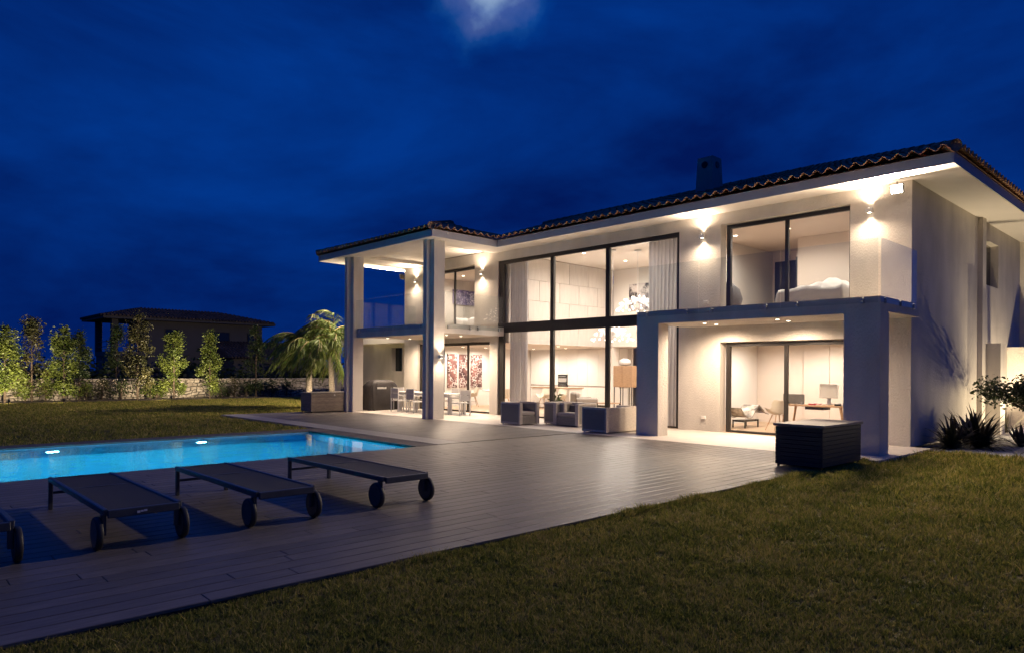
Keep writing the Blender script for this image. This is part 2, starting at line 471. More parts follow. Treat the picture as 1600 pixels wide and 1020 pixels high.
# ------------------------------------------------------------------ object helpers
ORG = {}
def empty(name, loc, label, cat, group=None):
    o = bpy.data.objects.new(name, None)
    o.location = loc
    o.empty_display_size = 0.2
    COL.objects.link(o)
    ORG[o.name] = Vector(loc)
    tag(o, label, cat, group)
    return o
def tag(o, label=None, cat=None, group=None, kind=None):
    for k, v in (('label', label), ('category', cat), ('group', group), ('kind', kind)):
        if v:
            o[k] = v
    return o
def org(p):
    return ORG.get(p.name, Vector((0, 0, 0))) if p else Vector((0, 0, 0))
def obj(name, mesh, parent=None, loc=None, rot=None):
    o = bpy.data.objects.new(name, mesh)
    COL.objects.link(o)
    if parent:
        o.parent = parent
        ORG[o.name] = org(parent)
    if loc is not None:
        o.location = Vector(loc) - org(parent)
    if rot is not None:
        o.rotation_euler = rot
    return o
class MB:
    def __init__(s):
        s.v = []
        s.f = []
    def add(s, vs, fs):
        k = len(s.v)
        s.v += [tuple(a) for a in vs]
        s.f += [tuple(k + i for i in a) for a in fs]
        return s
    def box(s, x0, y0, z0, x1, y1, z1):
        x0, x1 = min(x0, x1), max(x0, x1)
        y0, y1 = min(y0, y1), max(y0, y1)
        z0, z1 = min(z0, z1), max(z0, z1)
        return s.add([(x0, y0, z0), (x1, y0, z0), (x1, y1, z0), (x0, y1, z0), (x0, y0, z1), (x1, y0, z1), (x1, y1, z1), (x0, y1, z1)],
                     [(0, 3, 2, 1), (4, 5, 6, 7), (0, 1, 5, 4), (1, 2, 6, 5), (2, 3, 7, 6), (3, 0, 4, 7)])
    def bbox(s, x0, y0, z0, x1, y1, z1, c=0.01):
        # box with chamfered edges
        vs = []
        for sx in (0, 1):
            for sy in (0, 1):
                for sz in (0, 1):
                    X = (x0, x1)[sx]
                    Y = (y0, y1)[sy]
                    Z = (z0, z1)[sz]
                    dx, dy, dz = c * (1 - 2 * sx), c * (1 - 2 * sy), c * (1 - 2 * sz)
                    vs += [(X, Y + dy, Z + dz), (X + dx, Y, Z + dz), (X + dx, Y + dy, Z)]
        I = lambda sx, sy, sz, a: (sx * 4 + sy * 2 + sz) * 3 + a
        fs = []
        fs.append((I(0, 0, 0, 0), I(0, 0, 1, 0), I(0, 1, 1, 0), I(0, 1, 0, 0)))
        fs.append((I(1, 0, 0, 0), I(1, 1, 0, 0), I(1, 1, 1, 0), I(1, 0, 1, 0)))
        fs.append((I(0, 0, 0, 1), I(1, 0, 0, 1), I(1, 0, 1, 1), I(0, 0, 1, 1)))
        fs.append((I(0, 1, 0, 1), I(0, 1, 1, 1), I(1, 1, 1, 1), I(1, 1, 0, 1)))
        fs.append((I(0, 0, 0, 2), I(0, 1, 0, 2), I(1, 1, 0, 2), I(1, 0, 0, 2)))
        fs.append((I(0, 0, 1, 2), I(1, 0, 1, 2), I(1, 1, 1, 2), I(0, 1, 1, 2)))
        for sx in (0, 1):
            for sy in (0, 1):
                fs.append((I(sx, sy, 0, 0), I(sx, sy, 1, 0), I(sx, sy, 1, 1), I(sx, sy, 0, 1)))
            for sz in (0, 1):
                fs.append((I(sx, 0, sz, 0), I(sx, 1, sz, 0), I(sx, 1, sz, 2), I(sx, 0, sz, 2)))
        for sy in (0, 1):
            for sz in (0, 1):
                fs.append((I(0, sy, sz, 1), I(1, sy, sz, 1), I(1, sy, sz, 2), I(0, sy, sz, 2)))
        for sx in (0, 1):
            for sy in (0, 1):
                for sz in (0, 1):
                    fs.append((I(sx, sy, sz, 0), I(sx, sy, sz, 1), I(sx, sy, sz, 2)))
        return s.add(vs, fs)
    def tube(s, pts, rad, n=8, cap=True):
        pts = [Vector(p) for p in pts]
        if not hasattr(rad, '__len__'):
            rad = [rad] * len(pts)
        vs = []
        fs = []
        ref = Vector((0.31, 0.17, 0.93))
        for i, p in enumerate(pts):
            d = (pts[min(i + 1, len(pts) - 1)] - pts[max(i - 1, 0)])
            if d.length < 1e-9:
                d = Vector((0, 0, 1))
            d.normalize()
            r0 = ref if abs(d.dot(ref)) < 0.95 else Vector((1, 0, 0))
            a = d.cross(r0).normalized()
            bb = d.cross(a)
            for k in range(n):
                t = 2 * math.pi * k / n
                vs.append(p + (a * math.cos(t) + bb * math.sin(t)) * rad[i])
        for i in range(len(pts) - 1):
            for k in range(n):
                fs.append((i * n + k, i * n + (k + 1) % n, (i + 1) * n + (k + 1) % n, (i + 1) * n + k))
        if cap:
            fs.append(tuple(range(n)))
            fs.append(tuple((len(pts) - 1) * n + k for k in reversed(range(n))))
        return s.add(vs, fs)
    def bar(s, a, b, w):
        return s.tube([a, b], w * 0.7071, 4)
    def lathe(s, prof, c=(0, 0, 0), n=20, axis='z'):
        vs = []
        fs = []
        for r, h in prof:
            for k in range(n):
                t = 2 * math.pi * (k + 0.5) / n
                p = (r * math.cos(t), r * math.sin(t), h)
                if axis == 'y':
                    p = (p[0], p[2], p[1])
                if axis == 'x':
                    p = (p[2], p[0], p[1])
                vs.append((c[0] + p[0], c[1] + p[1], c[2] + p[2]))
        for i in range(len(prof) - 1):
            for k in range(n):
                fs.append((i * n + k, i * n + (k + 1) % n, (i + 1) * n + (k + 1) % n, (i + 1) * n + k))
        fs.append(tuple(reversed(range(n))))
        fs.append(tuple((len(prof) - 1) * n + k for k in range(n)))
        return s.add(vs, fs)
    def grid(s, fn, nu, nv):
        vs = [fn(i / nu, j / nv) for j in range(nv + 1) for i in range(nu + 1)]
        fs = [(j * (nu + 1) + i, j * (nu + 1) + i + 1, (j + 1) * (nu + 1) + i + 1, (j + 1) * (nu + 1) + i) for j in range(nv) for i in range(nu)]
        return s.add(vs, fs)
    def mesh(s, name, mat, o=Vector((0, 0, 0)), smooth=False):
        m = bpy.data.meshes.new(name)
        m.from_pydata([(a[0] - o[0], a[1] - o[1], a[2] - o[2]) for a in s.v], [], s.f)
        if mat:
            m.materials.append(mat)
        if smooth:
            m.shade_smooth()
        m.update()
        return m
    def each(s, name, mat, parent=None):
        # one object for every plain box that was added
        for k in range(0, len(s.v), 8):
            b_ = MB()
            b_.v = s.v[k:k + 8]
            b_.f = [tuple(i - k for i in f_) for f_ in s.f if f_[0] // 8 == k // 8]
            o = b_.build(name, mat, parent)
        return o
    def build(s, name, mat, parent=None, smooth=False):
        return obj(name, s.mesh(name, mat, org(parent), smooth), parent)
def npmesh(name, V, F, mat):
    # V (n,3), F (m,k) arrays
    m = bpy.data.meshes.new(name)
    n, k = F.shape
    m.vertices.add(len(V))
    m.vertices.foreach_set('co', np.ascontiguousarray(V, dtype=np.float32).ravel())
    m.loops.add(n * k)
    m.loops.foreach_set('vertex_index', np.ascontiguousarray(F, dtype=np.int32).ravel())
    m.polygons.add(n)
    m.polygons.foreach_set('loop_start', np.arange(0, n * k, k, dtype=np.int32))
    m.polygons.foreach_set('loop_total', np.full(n, k, dtype=np.int32))
    m.materials.append(mat)
    m.update(calc_edges=True)
    m.validate()
    return m
def copy_tree(o, parent=None):
    c = o.copy()
    COL.objects.link(c)
    ORG[c.name] = ORG.get(o.name, Vector((0, 0, 0)))
    if parent:
        c.parent = parent
    for ch in list(o.children):
        copy_tree(ch, c)
    return c
def struct(name, mb, mat):
    return tag(mb.build(name, mat), kind='structure')
def light(name, typ, parent, loc, energy, color, **k):
    d = bpy.data.lights.new(name, typ)
    d.energy = energy
    d.color = color
    for a, b_ in k.items():
        if a != 'aim':
            setattr(d, a, b_)
    o = obj(name, d, parent, loc)
    if 'aim' in k:
        o.rotation_euler = Vector(k['aim']).to_track_quat('-Z', 'Y').to_euler()
    return o
def slab_grid(xs, ys, solid, z0, z1, mb=None, plane='xy'):
    # solid cells of a grid extruded, only outer faces; plane 'xy' (thickness in z) or 'xz' (thickness in y) or 'yz' (in x)
    mb = mb or MB()
    def P(a, b_, c):
        return (a, b_, c) if plane == 'xy' else ((a, c, b_) if plane == 'xz' else (c, a, b_))
    nx, ny = len(xs) - 1, len(ys) - 1
    S = lambda i, j: 0 <= i < nx and 0 <= j < ny and solid((xs[i] + xs[i + 1]) / 2, (ys[j] + ys[j + 1]) / 2)
    for i in range(nx):
        for j in range(ny):
            if not S(i, j):
                continue
            a0, a1, b0, b1 = xs[i], xs[i + 1], ys[j], ys[j + 1]
            mb.add([P(a0, b0, z0), P(a1, b0, z0), P(a1, b1, z0), P(a0, b1, z0)], [(0, 1, 2, 3)])
            mb.add([P(a0, b0, z1), P(a1, b0, z1), P(a1, b1, z1), P(a0, b1, z1)], [(0, 1, 2, 3)])
            if not S(i - 1, j):
                mb.add([P(a0, b0, z0), P(a0, b1, z0), P(a0, b1, z1), P(a0, b0, z1)], [(0, 1, 2, 3)])
            if not S(i + 1, j):
                mb.add([P(a1, b0, z0), P(a1, b1, z0), P(a1, b1, z1), P(a1, b0, z1)], [(0, 1, 2, 3)])
            if not S(i, j - 1):
                mb.add([P(a0, b0, z0), P(a1, b0, z0), P(a1, b0, z1), P(a0, b0, z1)], [(0, 1, 2, 3)])
            if not S(i, j + 1):
                mb.add([P(a0, b1, z0), P(a1, b1, z0), P(a1, b1, z1), P(a0, b1, z1)], [(0, 1, 2, 3)])
    return mb
def wall_open(a0, a1, z0, z1, opens, t0, t1, plane='xz', mb=None):
    xs = sorted({a0, a1, *[o[0] for o in opens], *[o[1] for o in opens]})
    zs = sorted({z0, z1, *[o[2] for o in opens], *[o[3] for o in opens]})
    sol = lambda x, z: not any(o[0] < x < o[1] and o[2] < z < o[3] for o in opens)
    return slab_grid(xs, zs, sol, t0, t1, mb, plane)

# ------------------------------------------------------------------ ground, pool, deck
PX0, PX1, PY0, PY1 = -16.73, -11.95, -7.0, 8.5
gx = [-400, PX0 - 0.3, PX1 + 0.3, 400]
gy = [-400, PY0 - 0.3, PY1 + 0.3, 400]
mb = MB()
def inpool(x, y):
    return PX0 - 0.3 < x < PX1 + 0.3 and PY0 - 0.3 < y < PY1 + 0.3
for i in range(3):
    for j in range(3):
        if not inpool((gx[i] + gx[i + 1]) / 2, (gy[j] + gy[j + 1]) / 2):
            mb.add([(gx[i], gy[j], -0.055), (gx[i + 1], gy[j], -0.055), (gx[i + 1], gy[j + 1], -0.055), (gx[i], gy[j + 1], -0.055)], [(0, 1, 2, 3)])
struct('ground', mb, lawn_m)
mb = MB()
D = -1.55
T = 0.3
mb.add([(PX0, PY0, -0.045), (PX1, PY0, -0.045), (PX1, PY1, -0.045), (PX0, PY1, -0.045), (PX0, PY0, D), (PX1, PY0, D), (PX1, PY1, D), (PX0, PY1, D)],
       [(4, 5, 6, 7), (0, 1, 5, 4), (1, 2, 6, 5), (2, 3, 7, 6), (3, 0, 4, 7)])
struct('pool', mb, pool_m)
mb = MB().add([(PX0, PY0, -0.05), (PX1, PY0, -0.05), (PX1, PY1, -0.05), (PX0, PY1, -0.05)], [(0, 1, 2, 3)])
struct('water', mb, water_m)
# coping strips
mb = MB()
mb.box(PX0 - 0.6, PY0, -0.12, PX0 - 0.001, PY1 + 0.55, -0.008)
mb.box(PX0, PY1, -0.12, PX1, PY1 + 0.55, -0.008)
cpo = mb.each('coping', coping_m)
for k_ in [o_ for o_ in COL.objects if o_.name.startswith('coping')]:
    k_['kind'] = 'structure'
# deck: substrate with planks running towards the house
TE = 13.5
PW = 0.188
mb = MB()
mb.box(PX1, -6, -0.09, -4.905, TE, -0.028)
mb.box(-24.2, PY1 + 1.25, -0.09, PX1 - 0.002, TE, -0.027)
deck = struct('deck', mb, dark_gap)
bord = MB().box(-24.2, PY1 + 0.56, -0.085, PX1 - 0.004, PY1 + 1.24, 0.0).build('border_strip', border_m, deck)
rng = random.Random(3)
plank_meshes = {}
def plank_mesh(L):
    if L not in plank_meshes:
        g = 0.006
        plank_meshes[L] = MB().bbox(g, 0.002, -0.026, PW - g, L - 0.002, 0, 0.004).mesh('plank', deck_m)
    return plank_meshes[L]
rest = MB()
LEN = 2.4
spots = []
nrow = int((-4.9 - PX1) / PW)
for i in range(nrow):
    x0 = -4.9 - (i + 1) * PW
    y = -6 + rng.uniform(-2.4, 0)
    while y < TE - 0.02:
        a = max(y, -6)
        b_ = min(y + LEN, TE - 0.004)
        if b_ - a > 0.1:
            spots.append((x0, round(a, 2), round(b_ - a, 2)))
        y += LEN
def vis(x, y):
    d = Vector((x, y, 0))
    z = d.dot(fw)
    if z < 2:
        return False
    u = 800 + 1084.5 * d.dot(rt) / z
    return -90 < u < 1700
keep = [s for s in spots if vis(s[0], s[1] + s[2])]
keep.sort(key=lambda s: (s[0] ** 2 + (s[1] + s[2] / 2) ** 2))
kset = set(keep[:298])
for s in spots:
    if s in kset:
        obj('plank', plank_mesh(s[2]), deck, (s[0], s[1], 0))
    else:
        rest.bbox(s[0] + 0.006, s[1] + 0.002, -0.026, s[0] + PW - 0.006, s[1] + s[2] - 0.002, 0, 0.004)
x = PX1 - 0.004
while x > -24.1:
    y = PY1 + 1.245 - rng.choice((0, 0.6, 1.2, 0.9))
    while y < TE - 0.05:
        a = max(y, PY1 + 1.245)
        b_ = min(y + LEN, TE - 0.004)
        if b_ - a > 0.1:
            rest.bbox(x - PW + 0.006, a + 0.002, -0.026, x - 0.006, b_ - 0.002, 0, 0.004)
        y += LEN
    x -= PW
tag(rest.build('plank_field', deck_f, deck), kind='stuff')
# terrace in front of and under the porches
mb = MB()
mb.box(-24.6, TE, -0.09, -4.62, 16.62, 0.004)
mb.box(-31.5, 16.62, -0.09, -24.25, 19.0, 0.002)
struct('terrace', mb, terr_m)
# planting bed along the side wall
mb = MB().box(-5.0, 16.65, -0.1, -2.2, 27.5, -0.045)
struct('gravel_bed', mb, gravel_m)
mb = MB().box(-40.0, -2, -0.1, -37.6, 30, -0.03)
struct('soil_strip', mb, soil_m)

# ------------------------------------------------------------------ villa
HX = -5.04
FY = 16.6
villa = empty('villa', (-14.5, 20, 0), 'large lit cream villa with glass balconies and tiled hip roof', 'house')
SOF = 5.78
opens = [(-23.3, -18.85, 0.0, 2.64), (-18.42, -10.9, 0.0, 5.47), (-9.62, -6.33, 0.0, 2.38), (-22.4, -19.72, 3.12, 5.47), (-9.62, -6.33, 3.12, 5.47)]
mb = wall_open(-24.25, HX, 0.0, SOF + 0.1, opens, FY, FY + 0.28)
mb.build('front_wall', plaster, villa)
mb = wall_open(FY + 0.282, 27.3, 0.0, SOF + 0.1, [(22.5, 24.15, 4.06, 5.3)], HX - 0.3, HX, plane='yz')
mb.build('side_wall', plaster, villa)
MB().box(HX - 0.1, 21.9, 0, HX + 0.12, 22.25, SOF).box(HX - 0.1, 26.9, 0, HX + 0.12, 27.35, SOF).each('pilaster', plaster, villa)
mb = MB()
mb.box(HX + 0.003, 22.3, -0.05, HX + 0.45, 22.8, 2.42)
mb.build('garden_pier', plaster, villa)
mb = MB()
mb.box(HX + 0.003, 25.25, -0.05, HX + 0.45, 26.2, 2.40)
mb.build('garden_pier', plaster, villa)
MB().box(-24.25, FY + 0.282, 0, -23.97, 27.3, SOF).build('wing_wall', plaster, villa)
MB().box(-24.25, 27.3, 0, HX, 27.6, SOF + 0.1).build('rear_wall', plaster, villa)
# annex to the left
mb = wall_open(-28.9, -24.26, 0.0, 2.95, [(-25.95, -25.15, 1.52, 2.55)], 17.1, 17.35)
mb.build('annex_wall', plaster, villa)
MB().box(-25.94, 17.3, 1.53, -25.16, 17.34, 2.54).build('annex_pane', far_g, villa)
MB().box(-31.8, 16.7, 2.72, -24.26, 21.0, 3.06).build('annex_roof', soffit_m, villa)
MB().box(-31.25, 17.2, 0, -31.0, 17.45, 2.72).build('annex_post', soffit_m, villa)
MB().box(-31.6, 20.6, 0, -28.9, 20.9, 2.7).build('annex_back_wall', frame_m, villa)
# floor and ceiling slabs
mb = MB().box(-24.2, FY + 0.02, -0.1, HX - 0.05, 27.3, 0.012)
mb.build('floor', oakf_m, villa)
mb = MB()
mb.box(-23.96, FY + 0.29, 2.58, -18.305, 24.5, 3.08)
mb.box(-10.85, FY + 0.29, 2.56, HX - 0.31, 27.2, 3.09)
mb.box(-18.3, 23.0, 2.6, -10.95, 27.2, 3.07)
mb.each('storey_slab', white_w, villa)
MB().box(-10.84, FY + 0.3, 3.092, HX - 0.32, 22, 3.11).box(-23.9, FY + 0.3, 3.082, -18.5, 21, 3.11).each('bedroom_floor', oakf_m, villa)
mb = MB()
mb.box(-18.29, FY + 0.285, 5.78, -10.96, 23.2, 5.86)
mb.build('living_ceiling', white_w, villa)
mb = MB()
mb.box(-10.84, FY + 0.285, 5.52, HX - 0.302, 22.2, 5.6)
mb.box(-23.96, FY + 0.285, 5.52, -18.42, 21.2, 5.6)
mb.each('bedroom_ceiling', warm_w, villa)
# partitions
mb = MB()
mb.box(-10.95, FY + 0.285, 0.013, -10.85, 27.2, 5.775)
mb.box(-18.29, 23.0, 3.075, -10.96, 23.12, 5.775)
mb.box(-18.29, 25.6, 0.013, -10.96, 25.7, 2.59)
mb.box(-18.6, 22.95, 0.013, -18.29, 23.4, 2.575)
mb.each('partition', white_w, villa)
mb = MB()
mb.box(-10.845, 21.0, 0.013, HX - 0.31, 21.1, 2.555)
mb.box(-9.1, 20.0, 3.112, HX - 0.31, 20.1, 5.515)
mb.box(-9.1, 20.1, 3.112, -9.0, 22.0, 5.515)
mb.box(-10.845, 22.0, 3.112, HX - 0.31, 22.1, 5.515)
mb.box(-23.95, 21.0, 3.112, -18.42, 21.1, 5.515)
mb.each('room_partition', warm_w, villa)
mb = MB()
mb.box(-23.96, 24.3, 0.013, -18.3, 24.4, 2.575)
mb.build('kitchen_wall', white_w, villa)
MB().box(-23.965, FY + 0.29, 0.013, -23.945, 24.3, 2.575).build('dining_wall', white_w, villa)
# cladding of the living room flank wall
sw = MB().box(-18.415, FY + 0.3, 2.582, -18.325, 23.0, 5.775).build('stone_wall', fab_m, villa)
zz = [2.585, 3.42, 4.18, 4.94, 5.775]
for r in range(4):
    y = FY + 0.3 - (0.0 if r % 2 else 0.55)
    while y < 22.99:
        a, b_ = max(y, FY + 0.3), min(y + 1.12, 22.99)
        if b_ - a > 0.05:
            MB().bbox(-18.33, a + 0.005, zz[r] + 0.005, -18.3, b_ - 0.005, zz[r + 1] - 0.005, 0.003).build('stone_panel', stonep_m, sw)
        y += 1.12
# columns
def column(x1, z1):
    # a slim blade steps forward of the main shaft
    o = MB().box(x1 - 0.21, 13.45, -0.02, x1, 13.88, z1).build('column', plaster, villa)
    MB().box(x1 - 0.40, 13.31, -0.02, x1 - 0.212, 13.88, z1).build('column_blade', plaster, o)
    return o
column(-23.0, 5.79)
column(-18.0, 5.79)
portal = MB()
portal.box(-10.62, 14.3, -0.02, -9.97, 14.72, 2.77)
portal.box(-5.56, 14.3, -0.02, -4.88, 14.78, 2.77)
portal.box(-10.62, 14.3, 2.77, -4.88, 14.72, 3.08)
portal.each('portal_frame', plaster, villa)
MB().box(-10.62, 14.722, 2.80, -4.88, 16.598, 3.075).each('balcony_slab', plaster, villa)
MB().box(-22.998, 13.6, 2.765, -18.402, 14.0, 3.11).box(-23.3, 13.952, 2.80, -18.1, 16.598, 3.10).each('balcony_slab', plaster, villa)

# windows: frame mesh with panes as children
def window(x0, x1, z0, z1, mulls, y, tr=None, fwid=0.075, right_thin=False, mw=0.055, md=-0.004, jamb=1.5):
    mb = MB()
    d0, d1 = y, y + 0.09
    mb.box(x0, d0, z0, x0 + fwid * jamb, d1, z1)
    mb.box(x1 - (0.03 if right_thin else fwid), d0, z0, x1, d1, z1)
    mb.box(x0 + fwid * jamb, d0 + 0.002, z1 - fwid * 1.3, x1 - (0.03 if right_thin else fwid), d1 - 0.002, z1)
    mb.box(x0 + fwid * jamb, d0 + 0.002, z0, x1 - (0.03 if right_thin else fwid), d1 - 0.002, z0 + 0.06)
    for m in mulls:
        mb.box(m - mw, d0 + 0.004, z0 + 0.06, m - 0.004, d1 + md, z1 - fwid * 1.3)
        mb.box(m + 0.004, d0 - 0.03, z0 + 0.06, m + mw * 0.9, d1 - 0.05, z1 - fwid * 1.3)
    if tr:
        mb.box(x0 + 0.01, d0 - 0.035, tr[0], x1 - 0.01, d1 - 0.001, tr[1])
    w = mb.build('window', frame_m, villa)
    es = [x0 + fwid * jamb] + list(mulls) + [x1 - 0.03]
    zs = [(z0 + 0.06, z1 - fwid * 1.3)] if not tr else [(z0 + 0.06, tr[0]), (tr[1], z1 - fwid * 1.3)]
    for i in range(len(es) - 1):
        for (a, b_) in zs:
            yy = y + 0.03 + 0.02 * (i % 2)
            MB().add([(es[i] + 0.02, yy, a), (es[i + 1] - 0.02, yy, a), (es[i + 1] - 0.02, yy, b_), (es[i] + 0.02, yy, b_)], [(0, 1, 2, 3)]).build('pane', glass_m, w)
    return w
window(-18.42, -10.9, 0.0, 5.47, (-15.80, -13.46), FY + 0.05, tr=(2.92, 3.25), fwid=0.10, mw=0.095, md=0.07, jamb=2.6)
window(-9.52, -6.36, 3.11, 5.455, (-7.88,), FY + 0.13, right_thin=True)
window(-9.52, -6.36, 0.012, 2.365, (-7.88,), FY + 0.13)
window(-22.4, -19.72, 3.11, 5.45, (-21.05,), FY + 0.12)
window(-23.3, -18.86, 0.012, 2.62, (-21.75, -20.22), FY + 0.12)
MB().box(HX - 0.25, 22.5, 4.06, HX - 0.2, 24.15, 5.3).build('side_window', far_g, villa)

# balustrades
def balustrade(panels, pins, axis):
    o = obj('balustrade', None, villa)
    for (a, b_, c) in pins:
        if axis == 'x':
            m_ = MB().tube([(a, b_ + 0.054, c), (a, b_ - 0.022, c)], 0.03, 10)
        else:
            m_ = MB().tube([(b_ - 0.05, a, c), (b_ + 0.022, a, c)], 0.03, 10)
        m_.build('bolt', steel, o, True)
    for p in panels:
        MB().box(*p).build('glass_panel', bal_m, o)
    return o
yb = 14.245
pj = (-10.55, -8.82, -6.85, -4.9)
pan = [(pj[i] + 0.012, yb, 2.95, pj[i + 1] - 0.012, yb + 0.014, 4.18) for i in range(3)]
pin = [(x, yb, z) for x in (-10.3, -9.15, -8.5, -7.18, -6.5, -5.2) for z in (3.0, 2.90 + 0.02)]
balustrade(pan, [(x, yb, z) for x in (-10.3, -9.15, -8.5, -7.18, -6.5, -5.2) for z in (3.03, 2.97)], 'x')
balustrade([(-4.86, 14.25, 2.95, -4.846, 16.3, 4.18)], [(y, -4.855, z) for y in (14.5, 15.35, 16.15) for z in (3.03, 2.97)], 'y')
pan = [(-22.95, 13.545, 2.96, -20.86, 13.559, 4.15), (-20.83, 13.545, 2.96, -18.42, 13.559, 4.15)]
balustrade(pan, [(x, 13.555, z) for x in (-22.75, -21.1, -20.5, -18.9) for z in (3.03, 2.97)], 'x')
balustrade([(-18.07, 13.97, 2.96, -18.056, 15.2, 4.15), (-18.07, 15.22, 2.96, -18.056, 16.5, 4.15)], [(y, -18.065, z) for y in (14.1, 15.05, 15.4, 16.35) for z in (3.03, 2.97)], 'y')
balustrade([(-23.33, 13.97, 2.96, -23.316, 15.2, 4.15), (-23.33, 15.22, 2.96, -23.316, 16.5, 4.15)], [], 'y')

# eaves: soffit, fascia
mb = MB()
mb.box(-17.6, 15.82, SOF, -4.07, FY - 0.002, SOF + 0.06)
mb.box(HX + 0.002, FY - 0.002, SOF, -4.07, 28.2, SOF + 0.06)
mb.box(-24.93, 13.07, SOF, -17.6, 13.96, SOF + 0.06)
mb.box(-24.93, 13.96, SOF, -23.0, 16.6, SOF + 0.06)
mb.box(-18.6, 13.96, SOF, -17.6, 16.598, SOF + 0.06)
mb.box(-24.93, 16.6, SOF, -24.26, 28.2, SOF + 0.06)
mb.each('soffit', soffit_m, villa)
MB().box(-23.0, 13.96, 5.90, -18.6, 16.598, 5.96).build('porch_ceiling', soffit_m, villa)
MB().box(-23.0, 13.96, 5.78, -22.9, 16.598, 5.9).box(-18.7, 13.96, 5.78, -18.6, 16.598, 5.9).box(-22.9, 13.96, 5.78, -18.7, 14.06, 5.9).each('porch_beam', soffit_m, villa)
mb = MB()
ZF = 5.995
mb.box(-17.598, 15.79, SOF - 0.012, -4.05, 15.82, ZF)
mb.box(-4.07, 15.821, SOF - 0.012, -4.04, 28.2, ZF)
mb.box(-24.95, 13.04, SOF - 0.012, -17.57, 13.07, ZF)
mb.box(-17.6, 13.071, SOF - 0.012, -17.57, 15.789, ZF)
mb.box(-24.96, 13.071, SOF - 0.012, -24.93, 28.2, ZF)
mb.each('fascia', fascia_m, villa)

# roof
SL = 0.32
mb = MB()
E0, E1, F0, F1 = -25.0, -4.0, 15.74, 25.6
hh = (F1 - F0) / 2
rz = ZF + 0.005 + SL * hh
mb.add([(E0, F0, ZF + 0.005), (E1, F0, ZF + 0.005), (E1, F1, ZF + 0.005), (E0, F1, ZF + 0.005), (E0 + hh, F0 + hh, rz), (E1 - hh, F0 + hh, rz)],
       [(0, 1, 5, 4), (1, 2, 5), (2, 3, 4, 5), (3, 0, 4)])
G0, G1, H0 = -25.0, -17.55, 12.99
gh = (G1 - G0) / 2
gz = ZF + 0.004 + SL * gh
mb.add([(G0, H0, ZF + 0.004), (G1, H0, ZF + 0.004), (G1, 21, ZF + 0.004), (G0, 21, ZF + 0.004), (G0 + gh, H0 + gh, gz), (G0 + gh, 21, gz)],
       [(0, 1, 4), (1, 2, 5, 4), (3, 0, 4, 5)])
# right hand rear hip over the long side wall
mb.add([(-12, 25.5, ZF), (-4.0, 25.5, ZF), (-4.0, 28.3, ZF), (-12, 28.3, ZF), (-8, 25.5, ZF + 1.2), (-8, 28.3, ZF + 1.2)], [(1, 2, 5, 4), (0, 3, 5, 4), (2, 3, 5)])
roof = mb.build('roof', tile_f, villa)
TP = 0.28
TL = 0.46
def tile_geo():
    vs = []
    fs = []
    n = 8
    for j in (0, 1):
        for th in (0, 1):
            for i in range(n + 1):
                x_ = -TP / 2 + TP * i / n + 0.0
                z = 0.048 + 0.048 * math.cos(math.pi * 2 * x_ / TP)
                z = z * (1.0 if j == 0 else 0.94)
                vs.append((x_, TL * j, z + 0.034 * (1 - j) + (0.022 if th else 0.0)))
    k = n + 1
    for i in range(n):
        fs.append((k + i, k + i + 1, 3 * k + i + 1, 3 * k + i))
        fs.append((i, i + 1, k + i + 1, k + i))
    return vs, fs
tv, tf = tile_geo()
tile_mesh = MB().add(tv, tf).mesh('roof_tile', tile_m)
tfield = MB()
NT_TILES = [0]
def tile_slope(p0, a, n_in, length, depth, maxcols, clip, objs=1):
    a = Vector(a)
    n_in = Vector(n_in)
    th = math.atan(SL)
    s = n_in * math.cos(th) + Vector((0, 0, math.sin(th)))
    nz_ = a.cross(s)
    if nz_.z < 0:
        nz_ = -nz_
        aa = -a
    else:
        aa = a
    rot = Matrix((aa, s, nz_)).transposed()
    nc = int(length / TP)
    off = (length - nc * TP) / 2
    for c in range(nc):
        t = off + (c + 0.5) * TP
        r = 0
        while True:
            dd = -0.07 + r * 0.37
            if not clip(t, dd + 0.25, r) or r > 26:
                break
            pos = Vector(p0) + a * t + s * dd + nz_ * 0.004
            if r < objs:
                obj('roof_tile', tile_mesh, roof, pos, rot.to_euler())
            else:
                tfield.add([rot @ Vector(v_) + pos for v_ in tv], tf)
            r += 1
cl = lambda L, depth: (lambda t, d, r: d < min(depth, t + 0.1, L - t + 0.1) or r == 0)
# main front: left end is the valley against the wing
tile_slope((-17.55, F0, ZF + 0.01), (1, 0, 0), (0, 1, 0), 13.55, hh, 99, lambda t, d, r: d < min(hh, 13.55 - t + 0.1) or r == 0, 2)
tile_slope((E1, F0, ZF + 0.01), (0, 1, 0), (-1, 0, 0), 12.5, hh, 99, lambda t, d, r: (d < min(hh, t + 0.1) and d < 2.4) or r == 0, 2)
tile_slope((G0, H0, ZF + 0.01), (1, 0, 0), (0, 1, 0), G1 - G0, gh, 99, lambda t, d, r: d < min(t + 0.1, G1 - G0 - t + 0.1) or r == 0, 1)
tile_slope((G1, H0, ZF + 0.01), (0, 1, 0), (-1, 0, 0), 2.8, gh, 99, lambda t, d, r: d < min(gh, t + 0.1) or r == 0, 1)
tag(tfield.build('tile_field', tile_f, roof), kind='stuff')
